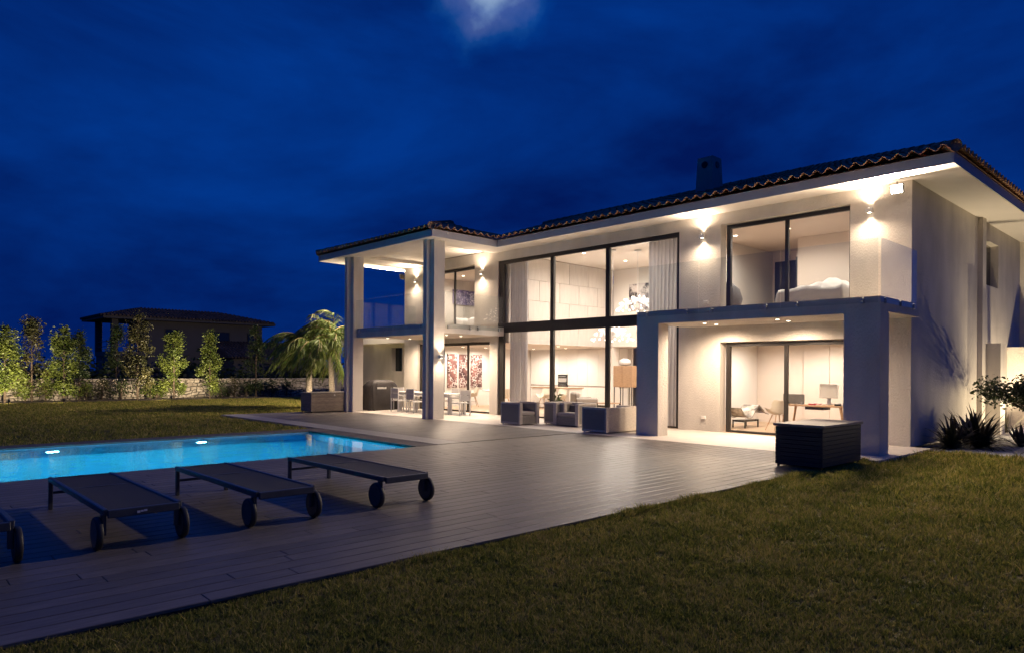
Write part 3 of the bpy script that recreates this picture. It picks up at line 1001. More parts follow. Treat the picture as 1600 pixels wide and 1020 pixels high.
# hip and ridge caps
mb = MB()
def caps(a, b_):
    a, b_ = Vector(a), Vector(b_)
    n = max(1, int((b_ - a).length / 0.38))
    for i in range(n):
        p, q_ = a.lerp(b_, i / n), a.lerp(b_, (i + 1.12) / n)
        MB().tube([p, q_], [0.125, 0.105], 10).build('ridge_cap', tile_f, roof, True)
up_ = Vector((0, 0, 0.07))
caps(Vector((E1, F0, ZF + 0.03)) + up_, Vector((E1 - hh, F0 + hh, rz)) + up_)
caps(Vector((G1, H0, ZF + 0.03)) + up_, Vector((G0 + gh, H0 + gh, gz)) + up_)
caps(Vector((G0, H0, ZF + 0.03)) + up_, Vector((G0 + gh, H0 + gh, gz)) + up_)
caps(Vector((E1 - hh, F0 + hh, rz)) + up_, Vector((E0 + hh, F0 + hh, rz)) + up_)
# chimney
mb = MB()
cx, cyy = -11.42, 19.0
def ctaper(z):
    return 0.31 - 0.055 * (z - 6.8) / 1.3
for z0, z1 in ((6.6, 8.12),):
    a, b_ = ctaper(z0), ctaper(z1)
    mb.add([(cx - a, cyy - a, z0), (cx + a, cyy - a, z0), (cx + a, cyy + a, z0), (cx - a, cyy + a, z0), (cx - b_, cyy - b_, z1), (cx + b_, cyy - b_, z1), (cx + b_, cyy + b_, z1), (cx - b_, cyy + b_, z1)],
           [(4, 5, 6, 7), (0, 1, 5, 4), (1, 2, 6, 5), (2, 3, 7, 6), (3, 0, 4, 7)])
ch = mb.build('chimney', chim_m, roof)
MB().lathe([(0.10, -0.02), (0.10, 0.012)], (cx, cyy - 0.268, 7.88), 14, 'y').lathe([(0.10, -0.012), (0.10, 0.02)], (cx + 0.268, cyy, 7.88), 14, 'x').build('flue_opening', black_m, roof)

# ------------------------------------------------------------------ exterior lamps
def sconce(p, n, label, e=95):
    # up and down light box on a wall with outward normal n
    p = Vector(p)
    n = Vector(n)
    o = empty('wall_lamp', p, label, 'wall lamp', 'up and down wall lamps')
    c = p + n * 0.09
    mb = MB()
    if abs(n.y) > 0.5:
        mb.bbox(c.x - 0.075, c.y - 0.05, c.z - 0.05, c.x + 0.075, c.y + 0.05, c.z + 0.05, 0.006)
        mb.box(c.x - 0.03, c.y + 0.05, c.z - 0.03, c.x + 0.03, p.y, c.z + 0.03)
    else:
        mb.bbox(c.x - 0.05, c.y - 0.075, c.z - 0.05, c.x + 0.05, c.y + 0.075, c.z + 0.05, 0.006)
        mb.box(p.x, c.y - 0.03, c.z - 0.03, c.x - 0.05, c.y + 0.03, c.z + 0.03)
    mb.build('lamp_body', white_p, o)
    for s_ in (1, -1):
        MB().lathe([(0.035, 0), (0.035, 0.004)], (c.x, c.y, c.z + s_ * 0.052 - 0.002), 12).build('lamp_lens', glow_w, o)
        light('bulb', 'SPOT', o, c + Vector((0, 0, s_ * 0.075)), e * 0.20, WARM, spot_size=R(105), spot_blend=0.8, shadow_soft_size=0.03, aim=(0, 0, s_))
        light('wall_fill', 'SPOT', o, c + n * 0.20 + Vector((0, 0, s_ * 0.08)), e * 1.1, WARM, spot_size=R(178), spot_blend=1.0, shadow_soft_size=0.0, aim=(n.x * 0.35, n.y * 0.35, s_))  # added fill with no bulb of its own, hung off the wall to brighten it
    return o
sconce((-19.27, FY, 5.13), (0, -1, 0), 'small wall lamp beside the upstairs glass door of the porch, near the tall window')
sconce((-23.4, FY, 5.2), (0, -1, 0), 'small wall lamp at the far left end of the upstairs porch wall')
sconce((-10.13, FY, 5.23), (0, -1, 0), 'small wall lamp between the tall window and the right upstairs glass door')
sconce((-5.88, FY, 5.235), (0, -1, 0), 'small wall lamp right of the upstairs glass door, under the floodlight')
sconce((-18.0, 13.70, 2.02), (1, 0, 0), 'small wall lamp on the side of the slotted porch column', 60)
def flood(p, aim, e, label, sz=0.22):
    p = Vector(p)
    aim = Vector(aim).normalized()
    o = empty('floodlight', p, label, 'floodlight', 'floodlights under the eaves')
    rot = aim.to_track_quat('-Z', 'Y').to_matrix()
    def T(mb_, off):
        mb_.v = [tuple(rot @ Vector(v_) + p + off) for v_ in mb_.v]
        return mb_
    T(MB().bbox(-0.13, -0.1, 0.0, 0.13, 0.1, 0.07, 0.01), Vector((0, 0, 0))).build('housing', frame_m, o)
    MB().tube([p - aim * 0.03, p - aim * 0.03 + Vector((0, 0, 0.16))], 0.018, 8).build('bracket', frame_m, o)
    T(MB().box(-0.11, -0.085, -0.006, 0.11, 0.085, -0.002), Vector((0, 0, 0))).build('lamp_lens', glow_h, o)
    light('flood_lamp', 'AREA', o, p + aim * 0.012, e, (1.0, 0.80, 0.58), shape='RECTANGLE', size=0.22, size_y=0.16, aim=aim)
    return o
FLOOD_E = 950
flood((-5.25, 16.30, 5.56), (0.04, -1.0, -0.22), FLOOD_E, 'blazing floodlight at the right front corner of the villa')
flood((-24.42, 16.55, 5.45), (-1.0, -0.28, -0.22), 1500, 'bright floodlight at the far left corner of the porch')
def downlight(p, e, label, col=INT, r=0.045, group='recessed downlights', ang=168):
    p = Vector(p)
    o = empty('downlight', p, label, 'downlight', group)
    MB().lathe([(r + 0.018, 0), (r + 0.018, -0.006), (r, -0.006), (r, -0.001)], p, 16).build('trim_ring', white_p, o)
    MB().lathe([(r * 0.92, -0.003), (r * 0.92, -0.008)], p, 14).build('lamp_lens', glow_w, o)
    light('bulb', 'SPOT', o, p - Vector((0, 0, 0.03)), e, col, spot_size=R(ang), spot_blend=0.7, shadow_soft_size=0.045, aim=(0, 0, -1))
    return o
PD = 230
for i, (x_, y_) in enumerate(((-9.3, 15.3), (-9.3, 15.85), (-7.42, 15.3), (-7.42, 15.85))):
    downlight((x_, y_, 2.80), PD, 'tiny ceiling downlight of the right balcony underside, ' + ('left front', 'left rear', 'right front', 'right rear')[i] + ' of four', WARM)
for i, (x_, y_) in enumerate(((-22.9, 14.9), (-22.7, 15.8), (-19.2, 14.9), (-19.4, 15.7))):
    downlight((x_, y_, 2.80), PD * 1.25, 'tiny ceiling downlight over the outdoor dining table, ' + ('left front', 'left rear', 'right front', 'right rear')[i] + ' of four', WARM)

# ------------------------------------------------------------------ interior lights
def room(pts, e, label, ang=172):
    for i, p in enumerate(pts):
        downlight(p, e, label % ('first', 'second', 'third', 'fourth', 'fifth', 'sixth')[i], INT, 0.06, 'room downlights', ang)
room([(-16.3, 18.8, 5.775), (-14.5, 18.4, 5.775), (-12.7, 18.8, 5.775), (-16.3, 21.2, 5.775), (-14.5, 21.6, 5.775), (-12.7, 21.2, 5.775)], 400, 'ceiling spot of the double height living room, %s from the left front')
room([(-22.6, 22.6, 2.575), (-20.6, 22.6, 2.575), (-19.2, 20.6, 2.575), (-23.2, 18.9, 2.575), (-23.2, 20.2, 2.575), (-20.6, 18.2, 2.575)], 205, 'ceiling spot of the kitchen and dining room, %s of six')
room([(-16.5, 24.2, 2.595), (-13.5, 24.2, 2.595)], 100, 'ceiling spot of the low passage behind the living room, %s from the left')
room([(-9.9, 18.3, 2.555), (-8.3, 19.8, 2.555), (-6.6, 18.6, 2.555), (-9.7, 19.6, 2.555)], 180, 'ceiling spot of the study, %s of four')
room([(-8.68, 18.5, 5.515), (-6.6, 18.4, 5.515), (-10.2, 18.4, 5.515)], 200, 'ceiling spot of the right bedroom, %s of three')
room([(-22.6, 18.4, 5.515), (-20.2, 18.4, 5.515)], 260, 'ceiling spot of the bedroom behind the porch balcony, %s of two')
# ------------------------------------------------------------------ pool lamps
for i, y_ in enumerate((-0.15, 2.87, 5.80)):
    o = empty('pool_lamp', (PX0, y_, -0.72), ('underwater pool lamp beyond the left picture edge', 'glowing underwater pool lamp near the left picture edge', 'glowing underwater pool lamp in the middle of the far pool side')[i], 'pool lamp', 'underwater pool lamps')
    MB().lathe([(0.15, 0.0), (0.15, 0.02), (0.125, 0.03)], (PX0 + 0.001, y_, -0.72), 20, 'x').build('trim_ring', white_p, o)
    MB().lathe([(0.12, 0.03), (0.12, 0.04), (0.06, 0.055)], (PX0 + 0.001, y_, -0.72), 20, 'x').build('lamp_lens', glow_p, o)
    light('bulb', 'AREA', o, (PX0 + 0.07, y_, -0.72), 270, (0.012, 0.60, 0.93), shape='DISK', size=0.2, aim=(1, 0, -0.15))

# ------------------------------------------------------------------ sun loungers
def make_lounger():
    # local: x along the length (head at 0, wheels near 2.45), y across 0..0.65
    o = empty('sun_lounger', (0, 0, 0), 'x', 'sun lounger', 'sun loungers in a row beside the pool')
    L, Wd, H = 2.5, 0.65, 0.36
    for y_ in (0.0, Wd - 0.045):
        MB().bbox(0, y_, H - 0.055, L - 0.06, y_ + 0.045, H, 0.006).build('side_rail', lmetal, o)
    MB().bbox(L - 0.06, 0.03, H - 0.075, L - 0.02, Wd - 0.03, H - 0.005, 0.006).build('end_bar', lmetal, o)
    MB().bbox(0.0, 0.046, H - 0.05, 0.035, Wd - 0.046, H - 0.008, 0.004).build('end_bar', lmetal, o)
    MB().bbox(0.02, 0.046, 0.17, 0.05, Wd - 0.046, 0.20, 0.004).build('cross_bar', lmetal, o)
    for y_ in (0.0, Wd - 0.045):
        MB().bbox(0.005, y_ + 0.002, 0, 0.055, y_ + 0.043, H - 0.056, 0.004).build('leg', lmetal, o)
    def sl(x0, x1):
        def f(u_, v_):
            return (x0 + (x1 - x0) * u_, 0.048 + (Wd - 0.096) * v_, H - 0.008 - 0.012 * math.sin(math.pi * v_))
        return f
    m = MB().grid(sl(0.04, 0.93), 4, 6)
    m.build('sling_back', sling_m, o, True)
    MB().grid(sl(0.945, L - 0.055), 6, 6).build('sling_seat', sling_m, o, True)
    MB().bbox(0.925, 0.046, H - 0.03, 0.95, Wd - 0.046, H - 0.012, 0.003).build('hinge_bar', lmetal, o)
    for y_, s_ in ((0.0, -1), (Wd, 1)):
        MB().bbox(L - 0.165, y_ - 0.02 - 0.02 * s_, 0.12, L - 0.115, y_ + 0.02 - 0.02 * s_, H - 0.05, 0.004).build('wheel_fork', lmetal, o)
        yc = y_ + s_ * 0.028
        w_ = MB().lathe([(0.120, -0.026), (0.139, -0.024), (0.146, -0.014), (0.146, 0.014), (0.139, 0.024), (0.120, 0.026)], (L - 0.14, yc, 0.146), 28, 'y').build('wheel', wheel_m, o, True)
        MB().lathe([(0.118, -0.029), (0.118, 0.029)], (L - 0.14, yc, 0.146), 24, 'y').build('hub', lmetal, w_)
    return o
lg = make_lounger()
LGL = ('sun lounger cut off by the left picture edge', 'low sun lounger, second from the left, with a pale tag on its foot bar',
       'low sun lounger between the tagged one and the one nearest the villa', 'low sun lounger at the right end of the row, nearest the villa')
for i, y_ in enumerate((0.27, 1.55, 2.90, 4.39)):
    o = lg if i == 0 else copy_tree(lg)
    o.location = (-9.27, y_, 0)
    ORG[o.name] = Vector(o.location)
    o['label'] = LGL[i]
    if i == 1:
        t = MB()
        t.box(2.4802, 0.26, 0.305, 2.484, 0.285, 0.325)
        t.box(2.4802, 0.288, 0.312, 2.484, 0.312, 0.327)
        t.box(2.4802, 0.315, 0.314, 2.484, 0.342, 0.331)
        k = t.mesh('maker_tag', white_p)
        q_ = bpy.data.objects.new('maker_tag', k)
        COL.objects.link(q_)
        q_.parent = o

# ------------------------------------------------------------------ storage boxes
def storage_box(x0, y0, wx, wy, label, slat, studs=False):
    o = empty('storage_box', (x0 + wx / 2, y0 + wy / 2, 0), label, 'storage box', 'slatted storage boxes')
    H = 0.70
    MB().box(x0 + 0.025, y0 + 0.025, 0.03, x0 + wx - 0.025, y0 + wy - 0.025, H - 0.02).build('carcass', black_m, o)
    n = 9
    hz = (H - 0.06) / n
    for k in range(n):
        z0 = 0.045 + k * hz
        for s_ in range(4):
            m = MB()
            if s_ == 0:
                m.bbox(x0, y0, z0, x0 + wx, y0 + 0.022, z0 + hz - 0.003, 0.003)
            elif s_ == 1:
                m.bbox(x0 + wx - 0.022, y0 + 0.023, z0, x0 + wx, y0 + wy - 0.023, z0 + hz - 0.003, 0.003)
            elif s_ == 2:
                m.bbox(x0, y0 + wy - 0.022, z0, x0 + wx, y0 + wy, z0 + hz - 0.003, 0.003)
            else:
                m.bbox(x0, y0 + 0.023, z0, x0 + 0.022, y0 + wy - 0.023, z0 + hz - 0.003, 0.003)
            m.build('slat', slat, o)
    MB().bbox(x0 - 0.03, y0 - 0.03, H - 0.008, x0 + wx + 0.03, y0 + wy + 0.03, H + 0.035, 0.006).build('lid', lid_m, o)
    for (a, b_) in ((x0 + 0.04, y0 + 0.04), (x0 + wx - 0.04, y0 + 0.04), (x0 + 0.04, y0 + wy - 0.04), (x0 + wx - 0.04, y0 + wy - 0.04)):
        MB().lathe([(0.022, 0), (0.022, 0.035)], (a, b_, -0.0), 8).build('foot', black_m, o)
    if studs:
        for yy in (y0 + wy * 0.55, y0 + wy - 0.15):
            MB().lathe([(0.03, 0.0), (0.028, 0.02)], (x0 + wx + 0.001, yy, H - 0.07), 12, 'x').build('latch', white_p, o)
    return o
storage_box(-5.56, 11.42, 0.80, 1.62, 'dark slatted storage box on the deck corner beside the right portal', boxd_m)
storage_box(-24.15, 11.95, 0.80, 1.70, 'brown slatted storage box with pale latches below the palms', boxb_m, True)

# ------------------------------------------------------------------ wicker lounge set
def armchair(loc, rz, w, label, group='wicker lounge chairs', seats=1, back=True):
    # local: faces -y, width along x, depth along y (0..0.85)
    o = empty('wicker_sofa' if seats > 1 else 'wicker_armchair', (0, 0, 0), label, 'sofa' if seats > 1 else 'armchair', group)
    d, H = 0.82, 0.66
    for x0 in (-w / 2, w / 2 - 0.13):
        a_ = MB()
        a_.bbox(x0, 0, 0.03, x0 + 0.13, d, H, 0.01)
        ap = a_.build('arm', wicker_m, o)
        MB().box(x0 - 0.003, 0.05, 0.09, x0 + 0.133, d - 0.05, H - 0.05).build('side_panel', wicker_d, ap)
    MB().bbox(-w / 2 + 0.131, d - 0.13, 0.03, w / 2 - 0.131, d, H, 0.01).build('back', wicker_m, o)
    MB().box(-w / 2 + 0.06, d - 0.002, 0.09, w / 2 - 0.06, d + 0.003, H - 0.05).build('back_panel', wicker_m, o)
    MB().bbox(-w / 2 + 0.131, 0.02, 0.03, w / 2 - 0.131, d - 0.131, 0.27, 0.01).build('seat_base', wicker_d, o)
    sw_ = (w - 0.27) / seats
    for k in range(seats):
        xa = -w / 2 + 0.135 + k * sw_
        MB().bbox(xa, 0.03, 0.272, xa + sw_ - 0.008, d - 0.27, 0.39, 0.03).build('seat_cushion', fab_m, o)
        MB().bbox(xa, d - 0.265, 0.30, xa + sw_ - 0.008, d - 0.133, 0.60, 0.03).build('back_cushion', cushion_m, o)
    for (a, b_) in ((-w / 2 + 0.06, 0.06), (w / 2 - 0.06, 0.06), (-w / 2 + 0.06, d - 0.06), (w / 2 - 0.06, d - 0.06)):
        MB().lathe([(0.025, 0.004), (0.025, 0.035)], (a, b_, 0), 8).build('foot', white_p, o)
    o.location = loc
    o.rotation_euler = (0, 0, rz)
    ORG[o.name] = Vector(loc)
    return o
PI = math.pi
armchair((-14.42, 14.28, 0.004), PI / 2, 0.82, 'wicker armchair at the left end of the lounge set, facing right')
armchair((-13.6, 15.28, 0.004), PI / 2, 0.82, 'wicker armchair standing behind the left end armchair, by the tall window')
armchair((-13.42, 14.72, 0.004), 0, 0.98, 'low wicker armchair in the middle of the lounge set, facing the lawn')
armchair((-11.95, 14.52, 0.004), -PI / 2, 1.56, 'two seat wicker sofa beside the portal pillar, its back towards the lawn', 'wicker sofas', 2)
def coffee(x, y):
    o = empty('coffee_table', (x, y, 0.004), 'low wicker coffee table in the middle of the lounge set', 'table')
    MB().bbox(x - 0.4, y - 0.3, 0.30, x + 0.4, y + 0.3, 0.345, 0.006).build('table_top', wicker_m, o)
    for a in (-0.36, 0.36):
        for b_ in (-0.26, 0.26):
            MB().box(x + a - 0.025, y + b_ - 0.025, 0.004, x + a + 0.025, y + b_ + 0.025, 0.30).build('leg', wicker_d, o)
coffee(-12.4, 16.0)

# ------------------------------------------------------------------ outdoor dining set
def dining_table():
    o = empty('dining_table', (-21.0, 15.55, 0.004), 'long white outdoor dining table under the porch', 'table')
    MB().bbox(-22.6, 15.15, 0.70, -19.35, 16.0, 0.745, 0.006).build('table_top', white_p, o)
    for x_ in (-22.55, -19.48):
        for y_ in (15.19, 15.88):
            MB().box(x_, y_, 0.004, x_ + 0.08, y_ + 0.08, 0.70).build('leg', white_p, o)
    MB().box(-22.46, 15.2, 0.62, -19.5, 15.23, 0.699).build('apron', white_p, o)
dining_table()
def dchair():
    # local faces +y
    o = empty('patio_chair', (0, 0, 0), 'x', 'chair', 'patio chairs round the outdoor table')
    w, d = 0.50, 0.50
    for x_ in (-w / 2, w / 2 - 0.035):
        MB().box(x_, -d / 2, 0, x_ + 0.035, -d / 2 + 0.03, 0.90).build('leg', white_p, o)
        MB().box(x_, d / 2 - 0.03, 0, x_ + 0.035, d / 2, 0.64).build('leg', white_p, o)
        MB().box(x_ - 0.004, -d / 2 + 0.031, 0.62, x_ + 0.039, d / 2 - 0.031, 0.645).build('armrest', white_p, o)
        MB().box(x_ + 0.002, -d / 2 + 0.031, 0.40, x_ + 0.033, d / 2 - 0.031, 0.43).build('seat_rail', white_p, o)
    MB().bbox(-w / 2 + 0.036, -d / 2 + 0.03, 0.425, w / 2 - 0.036, d / 2 - 0.01, 0.445, 0.004).build('seat', grey_p, o)
    MB().bbox(-w / 2 + 0.036, -d / 2 + 0.004, 0.50, w / 2 - 0.036, -d / 2 + 0.022, 0.70, 0.004).build('backrest', grey_p, o)
    MB().bbox(-w / 2 + 0.036, -d / 2 + 0.004, 0.71, w / 2 - 0.036, -d / 2 + 0.022, 0.885, 0.004).build('backrest', grey_p, o)
    return o
pc = dchair()
CH = ((-22.15, 14.98, 0, 'patio chair on the near side of the outdoor table, next to the covered grill'),
      (-21.1, 14.95, 0, 'patio chair on the near side of the outdoor table, just left of the slotted column'),
      (-20.1, 14.98, 0, 'patio chair on the near side of the outdoor table, mostly hidden by the slotted column'),
      (-22.15, 16.2, PI, 'patio chair on the far side of the outdoor table, behind the leftmost near chair'),
      (-20.6, 16.2, PI, 'patio chair on the far side of the outdoor table, behind the flowers'),
      (-22.85, 15.55, -PI / 2, 'patio chair at the left head of the outdoor table'),
      (-19.12, 15.5, PI / 2, 'patio chair at the right head of the outdoor table'))
for i, (x_, y_, rz_, lab) in enumerate(CH):
    o = pc if i == 0 else copy_tree(pc)
    o.location = (x_, y_, 0.004)
    o.rotation_euler = (0, 0, rz_)
    o['label'] = lab
def bouquet(x, y, z, label, mat, n, r, h, seed, vmat=white_p):
    rg = random.Random(seed)
    o = empty('flower_vase', (x, y, z), label, 'flowers', 'bouquets on the outdoor table')
    MB().lathe([(0.05, 0.0), (0.065, 0.08), (0.04, 0.17), (0.05, 0.2)], (x, y, z), 14).build('vase', vmat, o, True)
    st = MB()
    bl = MB()
    lf = MB()
    for k in range(n):
        a = rg.uniform(0, 2 * PI)
        rr = r * math.sqrt(rg.random())
        p = Vector((x + rr * math.cos(a), y + rr * math.sin(a), z + h + rg.uniform(-0.08, 0.10) - rr * 0.35))
        st.tube([(x, y, z + 0.15), p], 0.004, 4, False)
        for j in range(7):
            t = 2 * PI * j / 7 + a
            d = Vector((math.cos(t), math.sin(t), rg.uniform(-0.2, 0.5))) * 0.055
            s_ = Vector((-math.sin(t), math.cos(t), 0)) * 0.028
            bl.add([p, p + d * 0.6 + s_, p + d, p + d * 0.6 - s_], [(0, 1, 2, 3)])
        t = rg.uniform(0, 2 * PI)
        q_ = Vector((x, y, z + 0.15)).lerp(p, 0.65)
        d = Vector((math.cos(t), math.sin(t), 0.3)) * 0.11
        s_ = Vector((-math.sin(t), math.cos(t), 0)) * 0.025
        lf.add([q_, q_ + d * 0.5 + s_, q_ + d, q_ + d * 0.5 - s_], [(0, 1, 2, 3)])
    st.build('stems', leaf_b, o)['kind'] = 'stuff'
    bl.build('blossom', mat, o)['kind'] = 'stuff'
    lf.build('leaves', leaf_b, o)['kind'] = 'stuff'
bouquet(-21.25, 15.6, 0.746, 'cream flowers in a vase on the outdoor table', pet_m, 14, 0.16, 0.42, 1)
bouquet(-20.62, 15.55, 0.746, 'red flowers in a vase on the outdoor table beside the slotted column', red_m, 22, 0.22, 0.5, 2, red_m)
o = empty('plant_pot', (-21.6, 16.3, 0.004), 'terracotta pot standing behind the outdoor table', 'pot')
MB().lathe([(0.13, 0.0), (0.18, 0.28), (0.20, 0.28), (0.20, 0.34), (0.175, 0.34), (0.165, 0.30)], (-21.6, 16.32, 0.004), 20).build('pot_body', terra_m, o, True)

# ------------------------------------------------------------------ covered grill
o = empty('covered_grill', (-23.45, 14.95, 0.004), 'barbecue grill under a dark brown cover beside the far column', 'grill')
rg = random.Random(5)
def cov(u_, v_):
    # u round the outline, v from hem to crown
    prof = [(0.02, 1.0), (0.35, 1.02), (0.78, 1.0), (0.95, 0.93), (1.10, 0.72), (1.18, 0.50), (1.19, 0.25), (1.192, 0.02)]
    t = v_ * (len(prof) - 1)
    i = min(int(t), len(prof) - 2)
    fz = t - i
    z = prof[i][0] * (1 - fz) + prof[i + 1][0] * fz
    s_ = prof[i][1] * (1 - fz) + prof[i + 1][1] * fz
    a = 2 * PI * u_
    ca, sa = math.cos(a), math.sin(a)
    k = 0.28
    rx = abs(ca) ** k * (1 if ca > 0 else -1)
    ry = abs(sa) ** k * (1 if sa > 0 else -1)
    fold = 0.018 * math.sin(a * 13 + z * 3) * (1 - v_) + 0.012 * math.sin(a * 29 + z * 7)
    sx = s_ if z < 1.0 else (0.45 + 0.55 * s_) * min(1, s_ * 1.5)
    return (-23.47 + (0.36 * sx + fold) * rx, 14.95 + (0.66 * s_ + fold) * ry, 0.004 + z)
MB().grid(cov, 72, 21).build('cover', cover_m, o, True)
mk = MB()
yy = 14.58
for w_ in (0.045, 0.05, 0.04, 0.02, 0.04, 0.05, 0.045, 0.02, 0.05):
    h_ = 0.06 + 0.015 * rg.random()
    mk.box(-23.095, yy, 0.84, -23.085, yy + w_ * 0.8, 0.84 + h_)
    yy += w_ + 0.006
mk.build('cover_lettering', white_p, o)['kind'] = 'stuff'
for y_ in (14.5, 15.4):
    MB().lathe([(0.05, -0.02), (0.05, 0.02)], (-23.2, y_, 0.054), 12, 'y').build('caster', black_m, o)

# ------------------------------------------------------------------ wall sockets
for (x_, z_, lab) in ((-10.1, 0.36, 'small wall socket low on the wall under the right balcony'), (-10.05, 3.45, 'small wall socket on the upstairs wall behind the glass balustrade')):
    o = empty('wall_socket', (x_, FY, z_), lab, 'socket', 'wall sockets')
    MB().bbox(x_ - 0.075, FY - 0.03, z_ - 0.05, x_ + 0.075, FY, z_ + 0.05, 0.008).build('socket_box', white_p, o)
    MB().bbox(x_ - 0.06, FY - 0.04, z_ - 0.035, x_ + 0.06, FY - 0.031, z_ + 0.035, 0.004).build('cover_flap', soffit_m, o)

# ------------------------------------------------------------------ curtains
def curtain(x0, x1, z0, z1, y, label, folds, gather=0.0):
    def f(u_, v_):
        a = u_ * folds * 2 * PI
        xx = x0 + (x1 - x0) * u_
        pin_ = gather * (v_ ** 1.0)
        xx = xx + (x0 - xx) * pin_
        return (xx, y + 0.05 * math.sin(a) + 0.015 * math.sin(a * 2.3 + v_ * 3), z1 + (z0 - z1) * v_)
    o = empty('curtain', ((x0 + x1) / 2, y, z0), label, 'curtain', 'curtains of the tall window')
    MB().grid(f, folds * 10, 14).build('cloth', curt_m, o, True)
    MB().box(min(x0, x1) - 0.02, y - 0.03, z1 + 0.003, max(x0, x1) + 0.02, y + 0.03, z1 + 0.03).build('track', white_p, o)
curtain(-18.26, -17.35, 0.03, 5.70, 17.05, 'pale floor length curtain at the left end of the tall window', 7)
curtain(-12.25, -11.05, 0.03, 5.70, 17.05, 'pale floor length curtain at the right end of the tall window', 9, 0.12)

# ------------------------------------------------------------------ chandeliers
def chandelier(x, y, z, label, seed):
    rg_ = random.Random(seed)
    o = empty('chandelier', (x, y, 5.775), label, 'chandelier', 'bulb cluster chandeliers')
    MB().lathe([(0.12, 0.0), (0.12, -0.04)], (x, y, 5.775), 18).build('canopy', steel, o)
    MB().tube([(x, y, 5.74), (x, y, z + 0.35)], 0.008, 6).build('stem', steel, o)
    arms = MB()
    k = 0
    for ring, (rr, zz_, n) in enumerate(((0.72, 0.0, 17), (0.60, 0.17, 14), (0.44, 0.33, 10), (0.22, 0.42, 5))):
        for j in range(n):
            a = 2 * PI * (j + 0.5 * (ring % 2)) / n + rg_.uniform(-0.05, 0.05)
            p = Vector((x + rr * math.cos(a), y + rr * math.sin(a), z + zz_ + rg_.uniform(-0.03, 0.03)))
            arms.tube([(x, y, z + 0.35), ((x + p.x) / 2, (y + p.y) / 2, z + zz_ * 0.6 + 0.2), p + Vector((0, 0, 0.03))], 0.004, 4, False)
            if k == 0:
                bm_ = MB().lathe([(0.006, 0.036), (0.022, 0.024), (0.029, 0.0), (0.023, -0.02), (0.008, -0.029)], (0, 0, 0), 10).mesh('bulb', glow_b, smooth=True)
            k += 1
            obj('bulb', bm_, o, p)
    arms.build('arms', steel, o)['kind'] = 'stuff'
    light('glow', 'POINT', o, (x, y, z + 0.12), 120, INT, shadow_soft_size=0.03)
chandelier(-15.15, 19.0, 2.68, 'dome of lit bulbs hanging lower, below the window transom', 1)
chandelier(-14.55, 19.62, 3.72, 'dome of lit bulbs hanging higher, above the window transom', 2)

# ------------------------------------------------------------------ living room furniture
def painting(name, x0, y0, z0, x1, y1, z1, mat, label, group=None):
    o = empty(name, ((x0 + x1) / 2, (y0 + y1) / 2, z0), label, 'painting', group)
    MB().box(x0, y0, z0, x1, y1, z1).build('canvas', mat, o)
    return o
painting('wall_painting', -17.45, 22.955, 4.05, -15.9, 22.995, 5.12, art_bw, 'grey abstract painting high on the living room back wall')
MBx = -16.55
o = empty('console_cabinet', (MBx, 21.6, 0.013), 'pale wooden cabinet on tall thin legs in the living room', 'cabinet')
MB().bbox(MBx - 0.45, 21.4, 0.98, MBx + 0.45, 21.85, 1.80, 0.008).build('cabinet_body', oak_m, o)
for x_ in (MBx - 0.225, MBx + 0.225):
    MB().bbox(x_ - 0.215, 21.385, 1.0, x_ + 0.215, 21.399, 1.78, 0.004).build('door', oak_m, o)
for x_ in (MBx - 0.42, MBx + 0.0, MBx + 0.42):
    for y_ in (21.43, 21.82):
        MB().box(x_ - 0.014, y_ - 0.014, 0.013, x_ + 0.014, y_ + 0.014, 0.98).build('leg', frame_m, o)
o = empty('glass_bowl', (MBx - 0.05, 21.6, 1.80), 'pale round ornament on top of the wooden cabinet', 'ornament')
MB().lathe([(0.08, 0.0), (0.20, 0.05), (0.24, 0.13), (0.20, 0.22), (0.09, 0.27)], (MBx - 0.05, 21.6, 1.80), 20).build('bowl_body', white_p, o, True)
MB().lathe([(0.07, 0.272), (0.085, 0.30)], (MBx - 0.05, 21.6, 1.80), 16).build('rim', steel, o, True)
def insofa(x, y, rz, w, label):
    o = empty('upholstered_sofa', (0, 0, 0), label, 'sofa')
    MB().bbox(-w / 2, -0.4, 0.12, w / 2, 0.4, 0.42, 0.04).build('base', fab_m, o)
    MB().bbox(-w / 2, 0.22, 0.421, w / 2, 0.42, 0.80, 0.05).build('backrest', fab_m, o)
    for s_ in (-1, 1):
        MB().bbox(s_ * w / 2 - 0.09, -0.4, 0.12, s_ * w / 2 + 0.09, 0.4, 0.62, 0.04).build('arm', fab_m, o)
    for a in (-w / 2 + 0.1, w / 2 - 0.1):
        MB().box(a - 0.02, -0.35, 0, a + 0.02, -0.31, 0.12).build('leg', frame_m, o)
        MB().box(a - 0.02, 0.31, 0, a + 0.02, 0.35, 0.12).build('leg', frame_m, o)
    o.location = (x, y, 0.013)
    o.rotation_euler = (0, 0, rz)
insofa(-16.6, 19.2, 2.5, 0.95, 'grey upholstered seat in the living room seen over the wicker chairs')
o = empty('side_table', (-15.55, 19.3, 0.013), 'small dark framed side table behind the tall window', 'table')
MB().box(-15.85, 19.0, 0.45, -15.25, 19.6, 0.48).build('table_top', oak_m, o)
for a in (-15.84, -15.28):
    for b_ in (19.01, 19.57):
        MB().box(a, b_, 0.013, a + 0.03, b_ + 0.03, 0.45).build('leg', frame_m, o)
